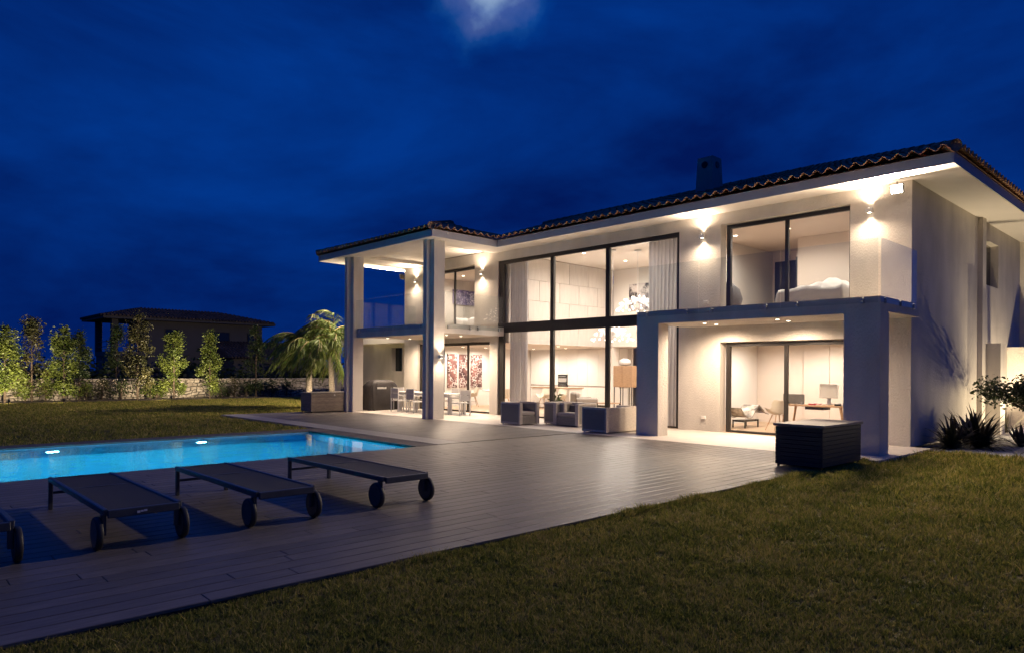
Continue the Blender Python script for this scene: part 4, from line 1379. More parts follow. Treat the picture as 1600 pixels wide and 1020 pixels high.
def leafcloud(n, sampler, size, rg_, asp=0.45, droop=0.2):
    P_ = np.array([sampler() for _ in range(n)])
    th = rg_.uniform(0, 2 * np.pi, n)
    ph = rg_.uniform(-0.9, 0.7, n) - droop
    d = np.stack([np.cos(th) * np.cos(ph), np.sin(th) * np.cos(ph), np.sin(ph)], 1)
    r_ = rg_.normal(size=(n, 3))
    s_ = np.cross(d, r_)
    s_ /= np.linalg.norm(s_, axis=1)[:, None] + 1e-9
    nrm = np.cross(d, s_)
    L = size * rg_.uniform(0.6, 1.3, n)[:, None]
    a = P_
    b1 = P_ + d * L * 0.5 + s_ * L * asp * 0.5 + nrm * L * 0.06
    c = P_ + d * L
    b2 = P_ + d * L * 0.5 - s_ * L * asp * 0.5 + nrm * L * 0.06
    V = np.stack([a, b1, c, b2], 1).reshape(-1, 3)
    F = np.arange(n * 4).reshape(n, 4)
    return V, F
o = empty('potted_plant', (-17.3, 18.5, 0.013), 'small leafy house plant behind the first window mullion', 'plant')
MB().lathe([(0.12, 0.0), (0.15, 0.30), (0.13, 0.30)], (-17.3, 18.5, 0.013), 16).build('pot_body', terra_m, o, True)
nr = np.random.default_rng(4)
V, F = leafcloud(60, lambda: (-17.3 + nr.normal() * 0.06, 18.5 + nr.normal() * 0.06, 0.40 + abs(nr.normal()) * 0.14), 0.26, nr, 0.25, -0.4)
obj('foliage', npmesh('foliage', V - np.array((-17.3, 18.5, 0.013)), F, leaf_b), o)

# ------------------------------------------------------------------ kitchen and dining room
o = empty('kitchen_units', (-21.5, 24.0, 0.013), 'white wall of tall kitchen units seen through the tall window', 'kitchen units')
xs_ = [-23.9 + 0.6 * i for i in range(9)]
for i, x_ in enumerate(xs_):
    ov = 3 <= i <= 3
    MB().bbox(x_ + 0.004, 23.72, 0.10, x_ + 0.596, 24.29, 0.62 if ov else 0.86, 0.004).build('base_unit', kit_m, o)
    MB().bbox(x_ + 0.004, 23.72, 1.42 if ov else 0.93, x_ + 0.596, 24.29, 2.565, 0.004).build('tall_door', kit_m, o)
MB().box(-23.9, 23.76, 0.013, -18.5, 24.29, 0.098).build('plinth', frame_m, o)
MB().box(-23.9, 23.74, 0.862, -22.12, 24.28, 0.925).build('shadow_gap', fab_m, o)
MB().box(-21.48, 23.74, 0.862, -18.5, 24.28, 0.925).build('shadow_gap', fab_m, o)
o = empty('wall_oven', (-21.8, 23.7, 0.63), 'black built in double oven among the white kitchen units', 'oven')
for z0 in (0.64, 1.03):
    ob = MB().bbox(-22.09, 23.70, z0, -21.51, 24.2, z0 + 0.37, 0.004).build('oven_body', black_m, o)
    MB().tube([(-22.04, 23.675, z0 + 0.30), (-21.56, 23.675, z0 + 0.30)], 0.01, 8).build('handle', steel, ob)
    MB().box(-22.05, 23.694, z0 + 0.04, -21.55, 23.699, z0 + 0.22).build('door_glass', steel, ob)
o = empty('kitchen_island', (-20.2, 21.6, 0.013), 'white kitchen island behind the sofas', 'island')
MB().bbox(-21.3, 21.2, 0.03, -19.1, 22.0, 0.86, 0.01).build('island_body', kit_m, o)
MB().bbox(-21.35, 21.15, 0.861, -19.05, 22.05, 0.90, 0.006).build('worktop', oak_m, o)
def shell_chair():
    # local faces +y
    o = empty('shell_chair', (0, 0, 0), 'x', 'chair', 'cream shell chairs')
    def f(u_, v_):
        t = v_
        if t < 0.5:
            y_, z_ = 0.24 - 0.42 * (t / 0.5), 0.46 - 0.03 * math.sin(PI * t / 0.5)
        else:
            k = (t - 0.5) / 0.5
            y_, z_ = -0.18 - 0.10 * k, 0.46 + 0.36 * k ** 1.1
        w_ = 0.25 - 0.05 * max(0, (t - 0.7) / 0.3)
        s_ = (u_ - 0.5) * 2
        curl = 0.16 * abs(s_) ** 3 * (1 if t < 0.75 else 1 - (t - 0.75) * 3)
        return (w_ * s_, y_ + (0.10 * abs(s_) ** 3 if t > 0.4 else 0), z_ + (curl if t < 0.75 else curl))
    MB().grid(f, 10, 12).build('shell', cream_m, o, True)
    for sx in (-1, 1):
        for sy in (-1, 1):
            MB().tube([(sx * 0.10, sy * 0.09, 0.43), (sx * 0.23, sy * 0.22, 0.0)], [0.016, 0.011], 8).build('leg', oak_m, o)
    MB().tube([(-0.17, -0.15, 0.22), (0.17, 0.15, 0.22)], 0.005, 5).build('brace', frame_m, o)
    return o
sc_ = shell_chair()
SCH = ((-23.05, 19.35, 2.6, 'cream shell chair in front of the red paintings, nearest the glass door'), (-22.6, 20.3, -2.2, 'cream shell chair at the far side of the indoor dining table'),
       (-21.5, 20.6, PI, 'cream shell chair at the back of the indoor dining table'), (-20.9, 19.3, 0.9, 'cream shell chair at the right end of the indoor dining table'),
       (-8.78, 18.15, 1.0, 'cream shell chair at the study desk'), (-19.3, 20.9, PI, 'cream shell chair at the kitchen island, left of two'), (-20.2, 20.85, PI, 'cream shell chair at the kitchen island, right of two'))
for i, (x_, y_, rz_, lab) in enumerate(SCH):
    q_ = sc_ if i == 0 else copy_tree(sc_)
    q_.location = (x_, y_, 0.013)
    q_.rotation_euler = (0, 0, rz_)
    q_['label'] = lab
o = empty('indoor_table', (-22.0, 19.8, 0.013), 'round dining table with a bowl behind the glass door', 'table')
MB().lathe([(0.62, 0.70), (0.65, 0.72), (0.65, 0.735), (0.62, 0.745)], (-22.0, 19.8, 0.013), 32).build('table_top', white_p, o, True)
MB().lathe([(0.28, 0.0), (0.27, 0.02), (0.05, 0.10), (0.045, 0.6), (0.15, 0.70)], (-22.0, 19.8, 0.013), 20).build('pedestal', white_p, o, True)
o = empty('fruit_bowl', (-21.75, 19.55, 0.76), 'small dark bowl on the indoor dining table', 'bowl')
MB().lathe([(0.05, 0.0), (0.14, 0.06), (0.16, 0.11), (0.145, 0.11), (0.06, 0.02)], (-21.75, 19.55, 0.76), 18).build('bowl_body', frame_m, o, True)
MB().lathe([(0.02, 0.03), (0.04, 0.06), (0.03, 0.11)], (-21.75, 19.55, 0.76), 10).build('fruit', red_m, o, True)
for i, (a, b_) in enumerate(((18.64, 19.16), (19.28, 19.78), (19.95, 20.6))):
    painting('red_canvas', -23.94, a, 0.82, -23.90, b_, 2.29, art_red, 'tall red canvas with white branches, %s of three' % ('leftmost', 'middle', 'rightmost')[i], 'red canvases in the dining room')

# ------------------------------------------------------------------ study
o = empty('desk', (-7.9, 18.55, 0.013), 'wooden desk with splayed legs in the study', 'desk')
MB().bbox(-8.72, 18.2, 0.70, -7.05, 18.95, 0.745, 0.008).build('desk_top', oak_m, o)
for x_, s_ in ((-8.6, -1), (-7.17, 1)):
    for y_, r_ in ((18.28, -1), (18.87, 1)):
        MB().tube([(x_, y_, 0.70), (x_ + s_ * 0.12, y_ + r_ * 0.03, 0.013)], [0.038, 0.026], 4).build('leg', oak_m, o)
MB().box(-8.1, 18.3, 0.62, -7.6, 18.7, 0.70).build('drawer', frame_m, o)
o = empty('computer_monitor', (-7.62, 18.6, 0.76), 'pale computer monitor seen from behind on the study desk', 'monitor')
MB().bbox(-7.86, 18.63, 0.92, -7.38, 18.66, 1.30, 0.01).build('screen_back', white_p, o)
MB().bbox(-7.70, 18.60, 0.759, -7.54, 18.80, 0.768, 0.003).build('stand_foot', steel, o)
MB().box(-7.67, 18.665, 0.768, -7.57, 18.68, 1.05).build('stand', steel, o)
o = empty('desk_screen', (-8.35, 18.25, 0.76), 'low grey screen board on the left of the study desk', 'screen')
MB().bbox(-8.66, 18.215, 0.759, -8.08, 18.235, 1.02, 0.005).build('panel', cushion_m, o)
for a in (-8.6, -8.15):
    MB().box(a - 0.02, 18.205, 0.75, a + 0.02, 18.214, 0.82).build('clamp', steel, o)
for (nm, lab, cat, x_, w_, h_, mt) in (('book_stack', 'small red book stack in the middle of the study desk', 'books', -8.0, 0.16, 0.05, red_m), ('paper_pile', 'white paper pile left of the monitor on the study desk', 'papers', -7.8, 0.11, 0.03, white_p),
                                 ('pen_box', 'small black box right of the monitor on the study desk', 'box', -7.33, 0.12, 0.07, black_m), ('desk_tray', 'grey tray at the right end of the study desk', 'tray', -7.17, 0.09, 0.04, cushion_m)):
    o = empty(nm, (x_, 18.35, 0.745), lab, cat)
    MB().bbox(x_, 18.28, 0.746, x_ + w_, 18.48, 0.746 + h_ * 0.6, 0.004).build('lower_piece', mt, o)
    MB().bbox(x_ + 0.01, 18.29, 0.747 + h_ * 0.6, x_ + w_ - 0.02, 18.46, 0.747 + h_, 0.004).build('upper_piece', white_p if mt is not white_p else red_m, o)
o = empty('chaise_longue', (-10.1, 18.8, 0.013), 'curved spotted hide chaise longue at the left of the study', 'chaise')
def chs(u_, v_):
    t = v_
    pts = [(0.0, 0.58), (0.18, 0.40), (0.42, 0.30), (0.62, 0.32), (0.80, 0.50), (1.0, 0.64), (1.15, 0.58), (1.40, 0.42), (1.6, 0.38)]
    k = t * (len(pts) - 1)
    i = min(int(k), len(pts) - 2)
    f_ = k - i
    y_ = pts[i][0] * (1 - f_) + pts[i + 1][0] * f_
    z_ = pts[i][1] * (1 - f_) + pts[i + 1][1] * f_
    return (-10.45 + 0.5 * u_ + 0.25, 17.9 + y_, 0.013 + z_)
MB().grid(chs, 4, 32).build('cushion', cow_m, o, True)
for x_ in (-10.19, -9.71):
    pts = [chs(0, k / 16) for k in range(17)]
    MB().tube([(x_, p[1], p[2] - 0.03) for p in pts], 0.012, 6).build('frame_tube', chrome, o, True)
MB().bbox(-10.1, 18.2, 0.18, -9.8, 19.0, 0.24, 0.01).build('cradle', black_m, o)
for y_ in (18.2, 18.95):
    for x_ in (-10.15, -9.78):
        MB().box(x_, y_, 0.013, x_ + 0.035, y_ + 0.035, 0.24).build('leg', black_m, o)
o = empty('study_wardrobe', (-7.4, 20.95, 0.013), 'flat panelled wardrobe front along the study back wall', 'wardrobe')
for k in range(5):
    MB().bbox(-9.3 + 0.78 * k + 0.005, 20.9, 0.02, -9.3 + 0.78 * (k + 1) - 0.005, 20.99, 2.54, 0.004).build('door_panel', warm_w, o)

# ------------------------------------------------------------------ bedrooms
def bed(x0, x1, y0, y1, z, label, seed, heap=0.25):
    rg_ = random.Random(seed)
    o = empty('bed', ((x0 + x1) / 2, (y0 + y1) / 2, z), label, 'bed', 'beds upstairs')
    MB().bbox(x0, y0, z, x1, y1, z + 0.30, 0.02).build('bed_base', fab_m, o)
    ph = [rg_.uniform(0, 6) for _ in range(6)]
    def f(u_, v_):
        x_ = x0 - 0.06 + (x1 - x0 + 0.12) * u_
        y_ = y0 - 0.06 + (y1 - y0 + 0.12) * v_
        ed = min(u_, 1 - u_, v_, 1 - v_)
        z_ = z + 0.62 + 0.06 * math.sin(u_ * 9 + ph[0]) * math.sin(v_ * 7 + ph[1]) + 0.03 * abs(math.sin(u_ * 19 + 4 * math.sin(v_ * 5 + ph[3]) + ph[2])) + 0.02 * math.sin(v_ * 31 + u_ * 11)
        z_ += heap * math.exp(-((u_ - 0.62) ** 2 + (v_ - 0.45) ** 2) / 0.06)
        if ed < 0.04:
            z_ = z + 0.18 + (z_ - z - 0.18) * (ed / 0.04) ** 0.5
        return (x_, y_, z_)
    MB().grid(f, 44, 44).build('duvet', lin_m, o, True)
    for k in range(2):
        xa = x0 + 0.1 + k * (x1 - x0) / 2
        MB().bbox(xa, y1 - 0.5, z + 0.60, xa + (x1 - x0) / 2 - 0.2, y1 - 0.1, z + 0.86, 0.09).build('pillow', lin_m, o, True)
    return o
bed(-8.55, -6.9, 17.6, 19.7, 3.112, 'unmade bed with rumpled white duvet behind the right balcony door', 3, 0.30)
bed(-23.4, -21.4, 18.5, 20.5, 3.112, 'white bed with cushions behind the porch balcony door', 5, 0.12)
painting('violet_canvas', -23.94, 18.9, 4.45, -23.90, 20.5, 5.1, art_pur, 'violet patterned canvas above the bed behind the porch balcony')
o = empty('bedroom_door', (-10.3, 21.97, 3.112), 'dark navy door at the back of the right bedroom', 'door')
MB().bbox(-10.75, 21.95, 3.113, -9.85, 21.995, 5.2, 0.004).build('door_leaf', navy_m, o)
MB().tube([(-9.95, 21.93, 4.1), (-10.08, 21.93, 4.1)], 0.01, 8).build('door_handle', steel, o)
o = empty('dark_wardrobe', (-9.3, 21.0, 3.112), 'dark tall panel in the passage of the right bedroom', 'wardrobe')
MB().bbox(-9.22, 20.15, 3.113, -9.11, 21.9, 5.0, 0.004).build('door_panel', navy_m, o)
MB().tube([(-9.24, 20.6, 3.9), (-9.24, 20.6, 4.4)], 0.008, 6).build('door_handle', steel, o)
o = empty('basket_chair', (-10.1, 17.7, 3.112), 'dark round basket chair inside the right balcony door', 'chair')
MB().lathe([(0.20, 0.02), (0.40, 0.25), (0.46, 0.50), (0.38, 0.78), (0.18, 0.95), (0.04, 0.99)], (-10.1, 17.7, 3.112), 22).build('basket', cushion_m, o, True)
MB().lathe([(0.24, 0.0), (0.24, 0.03)], (-10.1, 17.7, 3.112), 18).build('base', frame_m, o)
o = empty('tube_lamp', (-8.62, 18.2, 3.112), 'slim vertical white floor lamp tube behind the right balcony door', 'floor lamp')
MB().lathe([(0.12, 0.0), (0.12, 0.015)], (-8.72, 18.6, 3.112), 16).build('base', white_p, o)
MB().tube([(-8.72, 18.6, 3.127), (-8.72, 18.6, 4.5)], 0.022, 10).build('tube', white_p, o, True)

# ------------------------------------------------------------------ garden wall
o = empty('garden_wall', (-40.3, 14, 0), 'low dry stone garden wall at the far edge of the lawn', 'wall')
MB().box(-40.5, -3, -0.1, -40.14, 34, 0.95).build('wall_core', mortar_m, o)
st = MB()
rg = random.Random(21)
z = -0.06
while z < 0.98:
    hgt = rg.uniform(0.13, 0.22)
    y = -3 + rg.uniform(0, 0.2)
    while y < 34:
        w_ = rg.uniform(0.16, 0.42)
        h2 = hgt * rg.uniform(0.82, 1.05)
        j = lambda a: rg.uniform(-a, a)
        x1_ = -40.10 + rg.uniform(-0.03, 0.05)
        yy0, yy1, z0, z1 = y + 0.008, y + w_ - 0.008, z + 0.008, z + h2
        wz = lambda yv, zv: (-40.2, yv + 0.05 * math.sin(zv * 9 + yv * 1.7), min(0.955, max(-0.09, zv + 0.06 * math.sin(yv * 2.3) + 0.045 * math.sin(yv * 5.1 + zv * 4) + rg.uniform(-.012, .012))))
        ee = [wz(yy0, z0), wz(yy1, z0), wz(yy1, z1 + rg.uniform(-.03, .03)), wz(yy0, z1 + rg.uniform(-.03, .03))]
        a = [(-40.2, yy0, z0), (-40.2, yy1, z0), (-40.2, yy1, z1), (-40.2, yy0, z1)]
        b_ = [(x1_ + j(.02), yy0 + 0.02 + j(.02), z0 + 0.02 + j(.015)), (x1_ + j(.02), yy1 - 0.02 + j(.02), z0 + 0.02 + j(.015)), (x1_ + j(.02), yy1 - 0.02 + j(.02), z1 - 0.02 + j(.015)), (x1_ + j(.02), yy0 + 0.02 + j(.02), z1 - 0.02 + j(.015))]
        a = ee
        mid = [sum(c_[k] for c_ in ee) / 4 for k in range(3)]
        b_ = [(x1_ + j(.025), mid[1] + (c_[1] - mid[1]) * rg.uniform(0.72, 0.95), mid[2] + (c_[2] - mid[2]) * rg.uniform(0.7, 0.95)) for c_ in ee]
        st.add(a + b_, [(4, 5, 6, 7), (0, 1, 5, 4), (1, 2, 6, 5), (2, 3, 7, 6), (3, 0, 4, 7)])
        y += w_
    z += hgt
st.build('stones', stone_m, o)['kind'] = 'stuff'
cp = MB()
y = -3
while y < 34:
    w_ = rg.uniform(0.4, 0.7)
    cp.bbox(-40.52, y + 0.006, 0.951, -40.02 + rg.uniform(-.02, .02), y + w_ - 0.006, 1.01 + rg.uniform(-.01, .015), 0.012)
    y += w_
cp.build('coping_stones', stone_m, o)['kind'] = 'stuff'

# ------------------------------------------------------------------ garden trees along the wall
def column_tree(x, y, h, w, label, mat, seed, n=1500, trunk=0.25, cat='tree', name='garden_tree', group='trees along the garden wall', leaf=0.115, bottom=0.12):
    nr_ = np.random.default_rng(seed)
    o = empty(name, (x, y, -0.03), label, cat, group)
    # clump centres give an uneven outline
    K = 30
    cen = []
    for k in range(K):
        t = nr_.uniform(0, 1) ** 0.9
        rr = w / 2 * (1 - 0.72 * t ** 1.6) * (0.75 + 0.25 * min(1, t / 0.15))
        a = nr_.uniform(0, 2 * np.pi)
        q_ = rr * nr_.uniform(0.35, 1.05)
        cen.append((x + q_ * np.cos(a), y + q_ * np.sin(a), h * (bottom + (0.97 - bottom) * t), 0.10 + 0.14 * nr_.random()))
    cen.append((x, y, h * 0.97, 0.09))
    def smp():
        c = cen[nr_.integers(len(cen))]
        v_ = nr_.normal(size=3)
        v_ /= np.linalg.norm(v_) + 1e-9
        r_ = c[3] * nr_.uniform(0.3, 1.25) * (w / 1.0) ** 0.5 * 1.25
        return (c[0] + v_[0] * r_, c[1] + v_[1] * r_, c[2] + v_[2] * r_ * 1.2)
    V, F = leafcloud(n, smp, leaf, nr_, 0.5)
    V = V - np.array((x, y, -0.03))
    obj('crown', npmesh('crown', V, F, mat), o)
    tr = MB()
    tr.tube([(x, y, -0.06), (x + 0.03, y - 0.02, h * 0.4), (x, y, h * 0.85)], [0.05, 0.035, 0.01], 7)
    for c in cen[::3]:
        tr.tube([(x + 0.02, y, max(0.2, c[2] - 0.5)), ((x + c[0]) / 2, (y + c[1]) / 2, c[2] - 0.2), c[:3]], [0.016, 0.012, 0.005], 5, False)
    tr.build('trunk', bark_m, o)
    return o
TR = ((4.77, -38.4, 3.3, 1.7, leaf_a, 'broad pale leafy tree at the left picture edge', 2600),
      (5.9, -39.2, 3.7, 1.2, leaf_r, 'bronze tipped tree just behind the broad pale tree at the left edge', 1500),
      (7.04, -38.4, 3.35, 1.45, leaf_a, 'bushy green tree with a ragged top, right of the left edge pair', 2200),
      (7.87, -39.4, 3.2, 1.0, leaf_b, 'dark tree tucked behind the bushy ragged green tree', 1300),
      (10.12, -42.0, 3.7, 1.0, leaf_b, 'slim dark tree on a bare stem beyond the stone wall', 1000),
      (10.26, -38.6, 4.15, 1.35, leaf_r, 'tallest dark bronze tree in front of the neighbouring house', 1900),
      (12.06, -38.8, 3.35, 1.45, leaf_a, 'brightly lit broad tree below the lit eave of the neighbouring house', 2300),
      (13.9, -38.8, 3.35, 1.05, leaf_a, 'brightly lit slender tree between the broad lit one and the palms', 1900),
      (16.67, -39.3, 4.0, 1.1, leaf_b, 'dark tree partly hidden behind the palm fronds', 1300))
for i, (y, x, h, w, mt, lab, n) in enumerate(TR):
    column_tree(x, y, h * 1.03, w * 1.12, lab, mt, 40 + i, int(n * 2.6), leaf=0.115, bottom=0.36 if x == -42.0 else 0.1)
BU = ((5.67, 0.9, leaf_a), (6.47, 0.8, leaf_a), (8.15, 0.75, leaf_a), (8.84, 1.0, leaf_r), (9.7, 0.9, leaf_b), (11.05, 0.95, leaf_a), (11.36, 0.7, leaf_a), (14.67, 0.8, leaf_b), (15.45, 1.0, leaf_r), (16.11, 0.8, leaf_b), (17.62, 0.9, leaf_b), (18.53, 0.9, leaf_b))
BL = ('under the left edge pair', 'left of the ragged green tree', 'right of the ragged green tree', 'reddish, in the middle of the bare wall stretch', 'left of the tallest dark tree', 'right of the tallest dark tree',
      'at the foot of the broad lit tree', 'right of the slender lit tree', 'reddish, left of the palm fronds', 'below the left palm frond tips', 'below the middle palm fronds', 'dark, left of the brown storage box')
for i, (y, h, mt) in enumerate(BU):
    x = -39.3
    column_tree(x, y, h, 0.95, 'low shrub against the stone wall, ' + BL[i], mt, 80 + i, 420, cat='shrub', name='low_shrub', group='low shrubs along the wall', leaf=0.11, bottom=0.25)
def garden_spot(x, y, aim, e, label, size=95, soft=0.05, z=-0.03):
    o = empty('garden_spotlight', (x, y, z), label, 'spotlight', 'garden spotlights')
    aim = Vector(aim).normalized()
    MB().tube([(x, y, z), (x, y, z + 0.16)], 0.012, 8).build('spike', frame_m, o)
    c = Vector((x, y, z + 0.20))
    MB().tube([c - aim * 0.07, c + aim * 0.05], [0.04, 0.052], 14).build('housing', frame_m, o)
    MB().tube([c + aim * 0.048, c + aim * 0.054], 0.044, 14).build('lamp_lens', glow_w, o)
    light('bulb', 'SPOT', o, c + aim * 0.09, e, (1.0, 0.80, 0.52), spot_size=R(size), spot_blend=0.6, shadow_soft_size=soft, aim=aim)
for i, (y, x, e) in enumerate(((4.56, -35.6, 1500), (6.49, -35.4, 800), (11.01, -35.8, 1300), (13.18, -35.9, 1100))):
    garden_spot(x, y, (-0.88, 0.0, 0.5), e, 'garden spotlight in the lawn edge in front of the ' + ('left edge trees', 'ragged green tree', 'broad lit tree', 'slender lit tree')[i], 84)

# ------------------------------------------------------------------ palms
def palm(x, y, h, label, seed, nf, bend, trunk_r, lean=(0, 0), flen=2.4):
    nr_ = np.random.default_rng(seed)
    o = empty('palm_tree', (x, y, -0.08), label, 'palm', 'wind blown palms')
    mb = MB()
    pts = []
    rad = []
    for k in range(22):
        t = k / 21
        pts.append((x + lean[0] * t * t, y + lean[1] * t * t, -0.1 + h * t))
        rad.append(trunk_r * (1.12 - 0.25 * t) * (1.05 if k % 2 else 0.95))
    mb.tube(pts, rad, 12)
    mb.build('trunk', palmbark, o, True)
    top = Vector(pts[-1])
    fr = MB()
    V = []
    F = []
    wind = Vector(bend)
    for i in range(nf):
        a = 2 * PI * i / nf + nr_.uniform(-0.25, 0.25)
        el = nr_.uniform(0.3, 1.25)
        d = Vector((math.cos(a) * math.cos(el), math.sin(a) * math.cos(el), math.sin(el)))
        L = nr_.uniform(0.85, 1.1) * flen
        p = top.copy()
        path = [p.copy()]
        n = 16
        for k in range(n):
            t = k / n
            d = (d + Vector((0, 0, -0.125 - 0.06 * t)) + wind * 0.16 * (0.4 + t)).normalized()
            p = p + d * L / n
            path.append(p.copy())
        fr.tube(path, [0.018 * (1 - 0.85 * k / n) + 0.003 for k in range(n + 1)], 5, False)
        for k in range(1, n + 1):
            for sub in (0, 0.33, 0.66):
                if k + sub > n:
                    continue
                q0 = path[k].lerp(path[min(k + 1, n)], sub)
                tan = (path[min(k + 1, n)] - path[k - 1]).normalized()
                sd_ = tan.cross(Vector((0, 0, 1)))
                if sd_.length < 1e-3:
                    sd_ = Vector((1, 0, 0))
                sd_.normalize()
                t = k / n
                ll = 0.62 * (0.5 + 0.5 * math.sin(PI * min(1, t * 1.05))) * nr_.uniform(0.8, 1.15)
                for s_ in (-1, 1):
                    dr = (sd_ * s_ * nr_.uniform(0.35, 0.8) + tan * 0.7 + Vector((0, 0, -0.35)) + wind * 0.35).normalized()
                    m_ = q0 + dr * ll * 0.5
                    e_ = m_ + (dr + Vector((0, 0, -0.9)) + wind * 0.3).normalized() * ll * 0.55
                    wv = dr.cross(Vector((nr_.normal(), nr_.normal(), nr_.normal()))).normalized() * 0.015
                    b0 = len(V)
                    V.extend([q0 - wv * 0.6, q0 + wv * 0.6, m_ + wv, m_ - wv, e_])
                    F.append((b0, b0 + 1, b0 + 2, b0 + 3))
                    F.append((b0 + 3, b0 + 2, b0 + 4, b0 + 4))
    fr.build('frond_stem', M('frond_rib', (0.22, 0.16, 0.06), 0.6), o)['kind'] = 'stuff'
    lm = MB()
    lm.add(V, [f_ if f_[3] != f_[2] else f_[:3] for f_ in F])
    lm.build('crown', palm_l, o)
    return o
palm(-26.35, 13.38, 2.55, 'left palm with drooping wind blown fronds behind the brown storage box', 3, 44, (-0.32, -0.36, 0.0), 0.12, (0.03, 0.02), 2.05)
palm(-26.1, 14.29, 3.05, 'right palm with a taller ringed trunk and fronds swept left', 9, 26, (-0.62, -0.70, -0.05), 0.11, (-0.05, -0.12), 1.6)
garden_spot(-25.35, 13.2, (-0.62, 0.15, 0.9), 190, 'garden spotlight at the foot of the left palm, behind the storage box', 105)
garden_spot(-25.0, 14.15, (-0.62, 0.02, 0.9), 75, 'garden spotlight at the foot of the right palm, behind the storage box', 105)

# ------------------------------------------------------------------ bed planting at the side wall
def flax(x, y, n, L, label, seed, spread=1.0, stiff=0.5):
    nr_ = np.random.default_rng(seed)
    o = empty('flax_plant', (x, y, -0.045), label, 'plant', 'sword leaved plants')
    mb = MB()
    for i in range(n):
        a = nr_.uniform(0, 2 * PI)
        el = nr_.uniform(0.55, 1.45) if nr_.random() > 0.25 else nr_.uniform(0.15, 0.6)
        d = Vector((math.cos(a) * math.cos(el) * spread, math.sin(a) * math.cos(el) * spread, math.sin(el))).normalized()
        sd_ = Vector((-math.sin(a), math.cos(a), 0))
        p = Vector((x + 0.06 * math.cos(a), y + 0.06 * math.sin(a), -0.04))
        ll = L * nr_.uniform(0.6, 1.1)
        vs = []
        ns = 6
        w0 = 0.032 * nr_.uniform(0.8, 1.2)
        for k in range(ns + 1):
            t = k / ns
            w_ = w0 * (1 - t ** 2.5) * (0.7 + 0.6 * min(1, t * 3)) + 0.001
            vs += [p - sd_ * w_, p + sd_ * w_]
            d = (d + Vector((0, 0, -0.10 * (1 - stiff) * (0.5 + 2 * t)))).normalized()
            p = p + d * ll / ns
        mb.add(vs, [(2 * k, 2 * k + 1, 2 * k + 3, 2 * k + 2) for k in range(ns)])
    mb.build('leaves', phorm_m, o)
    MB().lathe([(0.07, 0.0), (0.05, 0.08), (0.02, 0.12)], (x, y, -0.05), 10).build('crown_base', bark_m, o)
    return o
flax(-4.45, 17.45, 80, 0.8, 'arching dark flax clump closest to the villa corner', 1, 1.0, -0.2)
flax(-4.1, 18.1, 95, 0.95, 'largest dark flax clump in the gravel bed, second from the villa corner', 2, 1.0, -0.1)
flax(-4.5, 18.9, 80, 0.95, 'tall flax clump against the side wall behind the largest one', 3, 1.0, 0.1)
flax(-3.55, 19.2, 45, 0.55, 'stiff spiky yucca like clump between the flax and the leafy shrub', 4, 0.9, 0.8)
flax(-2.85, 17.9, 34, 0.6, 'reddish low flax clump at the right picture edge', 5, 1.2, 0.1)
flax(-4.72, 23.5, 15, 0.85, 'tall sword leaved plant close to the lit piers', 6, 0.5, 0.85)
# leafy shrub tree
o = empty('garden_shrub', (-3.55, 20.6, -0.045), 'leafy spreading shrub on a short trunk in front of the lit side wall', 'shrub')
nr = np.random.default_rng(77)
cen = []
tr = MB()
tr.tube([(-3.55, 20.6, -0.05), (-3.6, 20.58, 0.35), (-3.5, 20.6, 0.7)], [0.08, 0.065, 0.05], 9)
for k in range(34):
    a = nr.uniform(0, 2 * np.pi)
    rr = 1.15 * math.sqrt(nr.random())
    zz_ = 0.95 + 0.35 * nr.random() + 0.15 * (1 - rr)
    c = (-3.5 + rr * math.cos(a), 20.6 + rr * math.sin(a), zz_)
    cen.append(c)
    tr.tube([(-3.5, 20.6, 0.62), (-3.5 + 0.45 * rr * math.cos(a), 20.6 + 0.45 * rr * math.sin(a), 0.85), c], [0.026, 0.018, 0.006], 5, False)
def smp():
    c = cen[nr.integers(len(cen))]
    v_ = nr.normal(size=3)
    v_ /= np.linalg.norm(v_)
    r_ = 0.40 * nr.uniform(0.2, 1.1)
    return (c[0] + v_[0] * r_, c[1] + v_[1] * r_, c[2] + v_[2] * r_ * 0.8)
V, F = leafcloud(7500, smp, 0.105, nr, 0.5, 0.1)
obj('crown', npmesh('crown', V - np.array((-3.55, 20.6, -0.045)), F, leaf_b), o)
tr.build('trunk', bark_m, o)
garden_spot(-4.05, 23.75, (-0.62, -0.08, 0.75), 620, 'garden spotlight grazing the side wall between the two piers', 150, 0.015, -0.045)
garden_spot(-3.2, 22.2, (-0.6, -0.75, 0.35), 330, 'garden spotlight behind the leafy shrub, shining along the side wall', 150, 0.35, -0.045)

# ------------------------------------------------------------------ neighbouring house
fh = empty('neighbour_house', (-69.5, 22, 0), 'dark unlit neighbouring house with tiled hip roof and open corner porch', 'house')
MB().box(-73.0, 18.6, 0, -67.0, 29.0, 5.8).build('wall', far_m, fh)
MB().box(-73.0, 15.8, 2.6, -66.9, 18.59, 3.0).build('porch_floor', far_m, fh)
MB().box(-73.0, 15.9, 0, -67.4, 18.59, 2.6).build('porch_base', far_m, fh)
for (x_, y_) in ((-67.2, 16.0), (-72.6, 16.0)):
    MB().box(x_ - 0.25, y_ - 0.25, 3.0, x_ + 0.25, y_ + 0.25, 5.8).build('porch_column', far_m, fh)
for k in range(2):
    MB().box(-72.3, 15.83 + 0.02 * k, 3.4 + 0.45 * k, -67.5, 15.87 + 0.02 * k, 3.46 + 0.45 * k).build('railing', frame_m, fh)
MB().box(-73.9, 14.9, 5.74, -66.0, 29.9, 5.95).build('soffit', far_m, fh)
rf = MB()
a0, a1, b0, b1, zb = -74.0, -65.9, 14.8, 30.0, 5.952
hf = (a1 - a0) / 2
zr = zb + 0.25 * hf
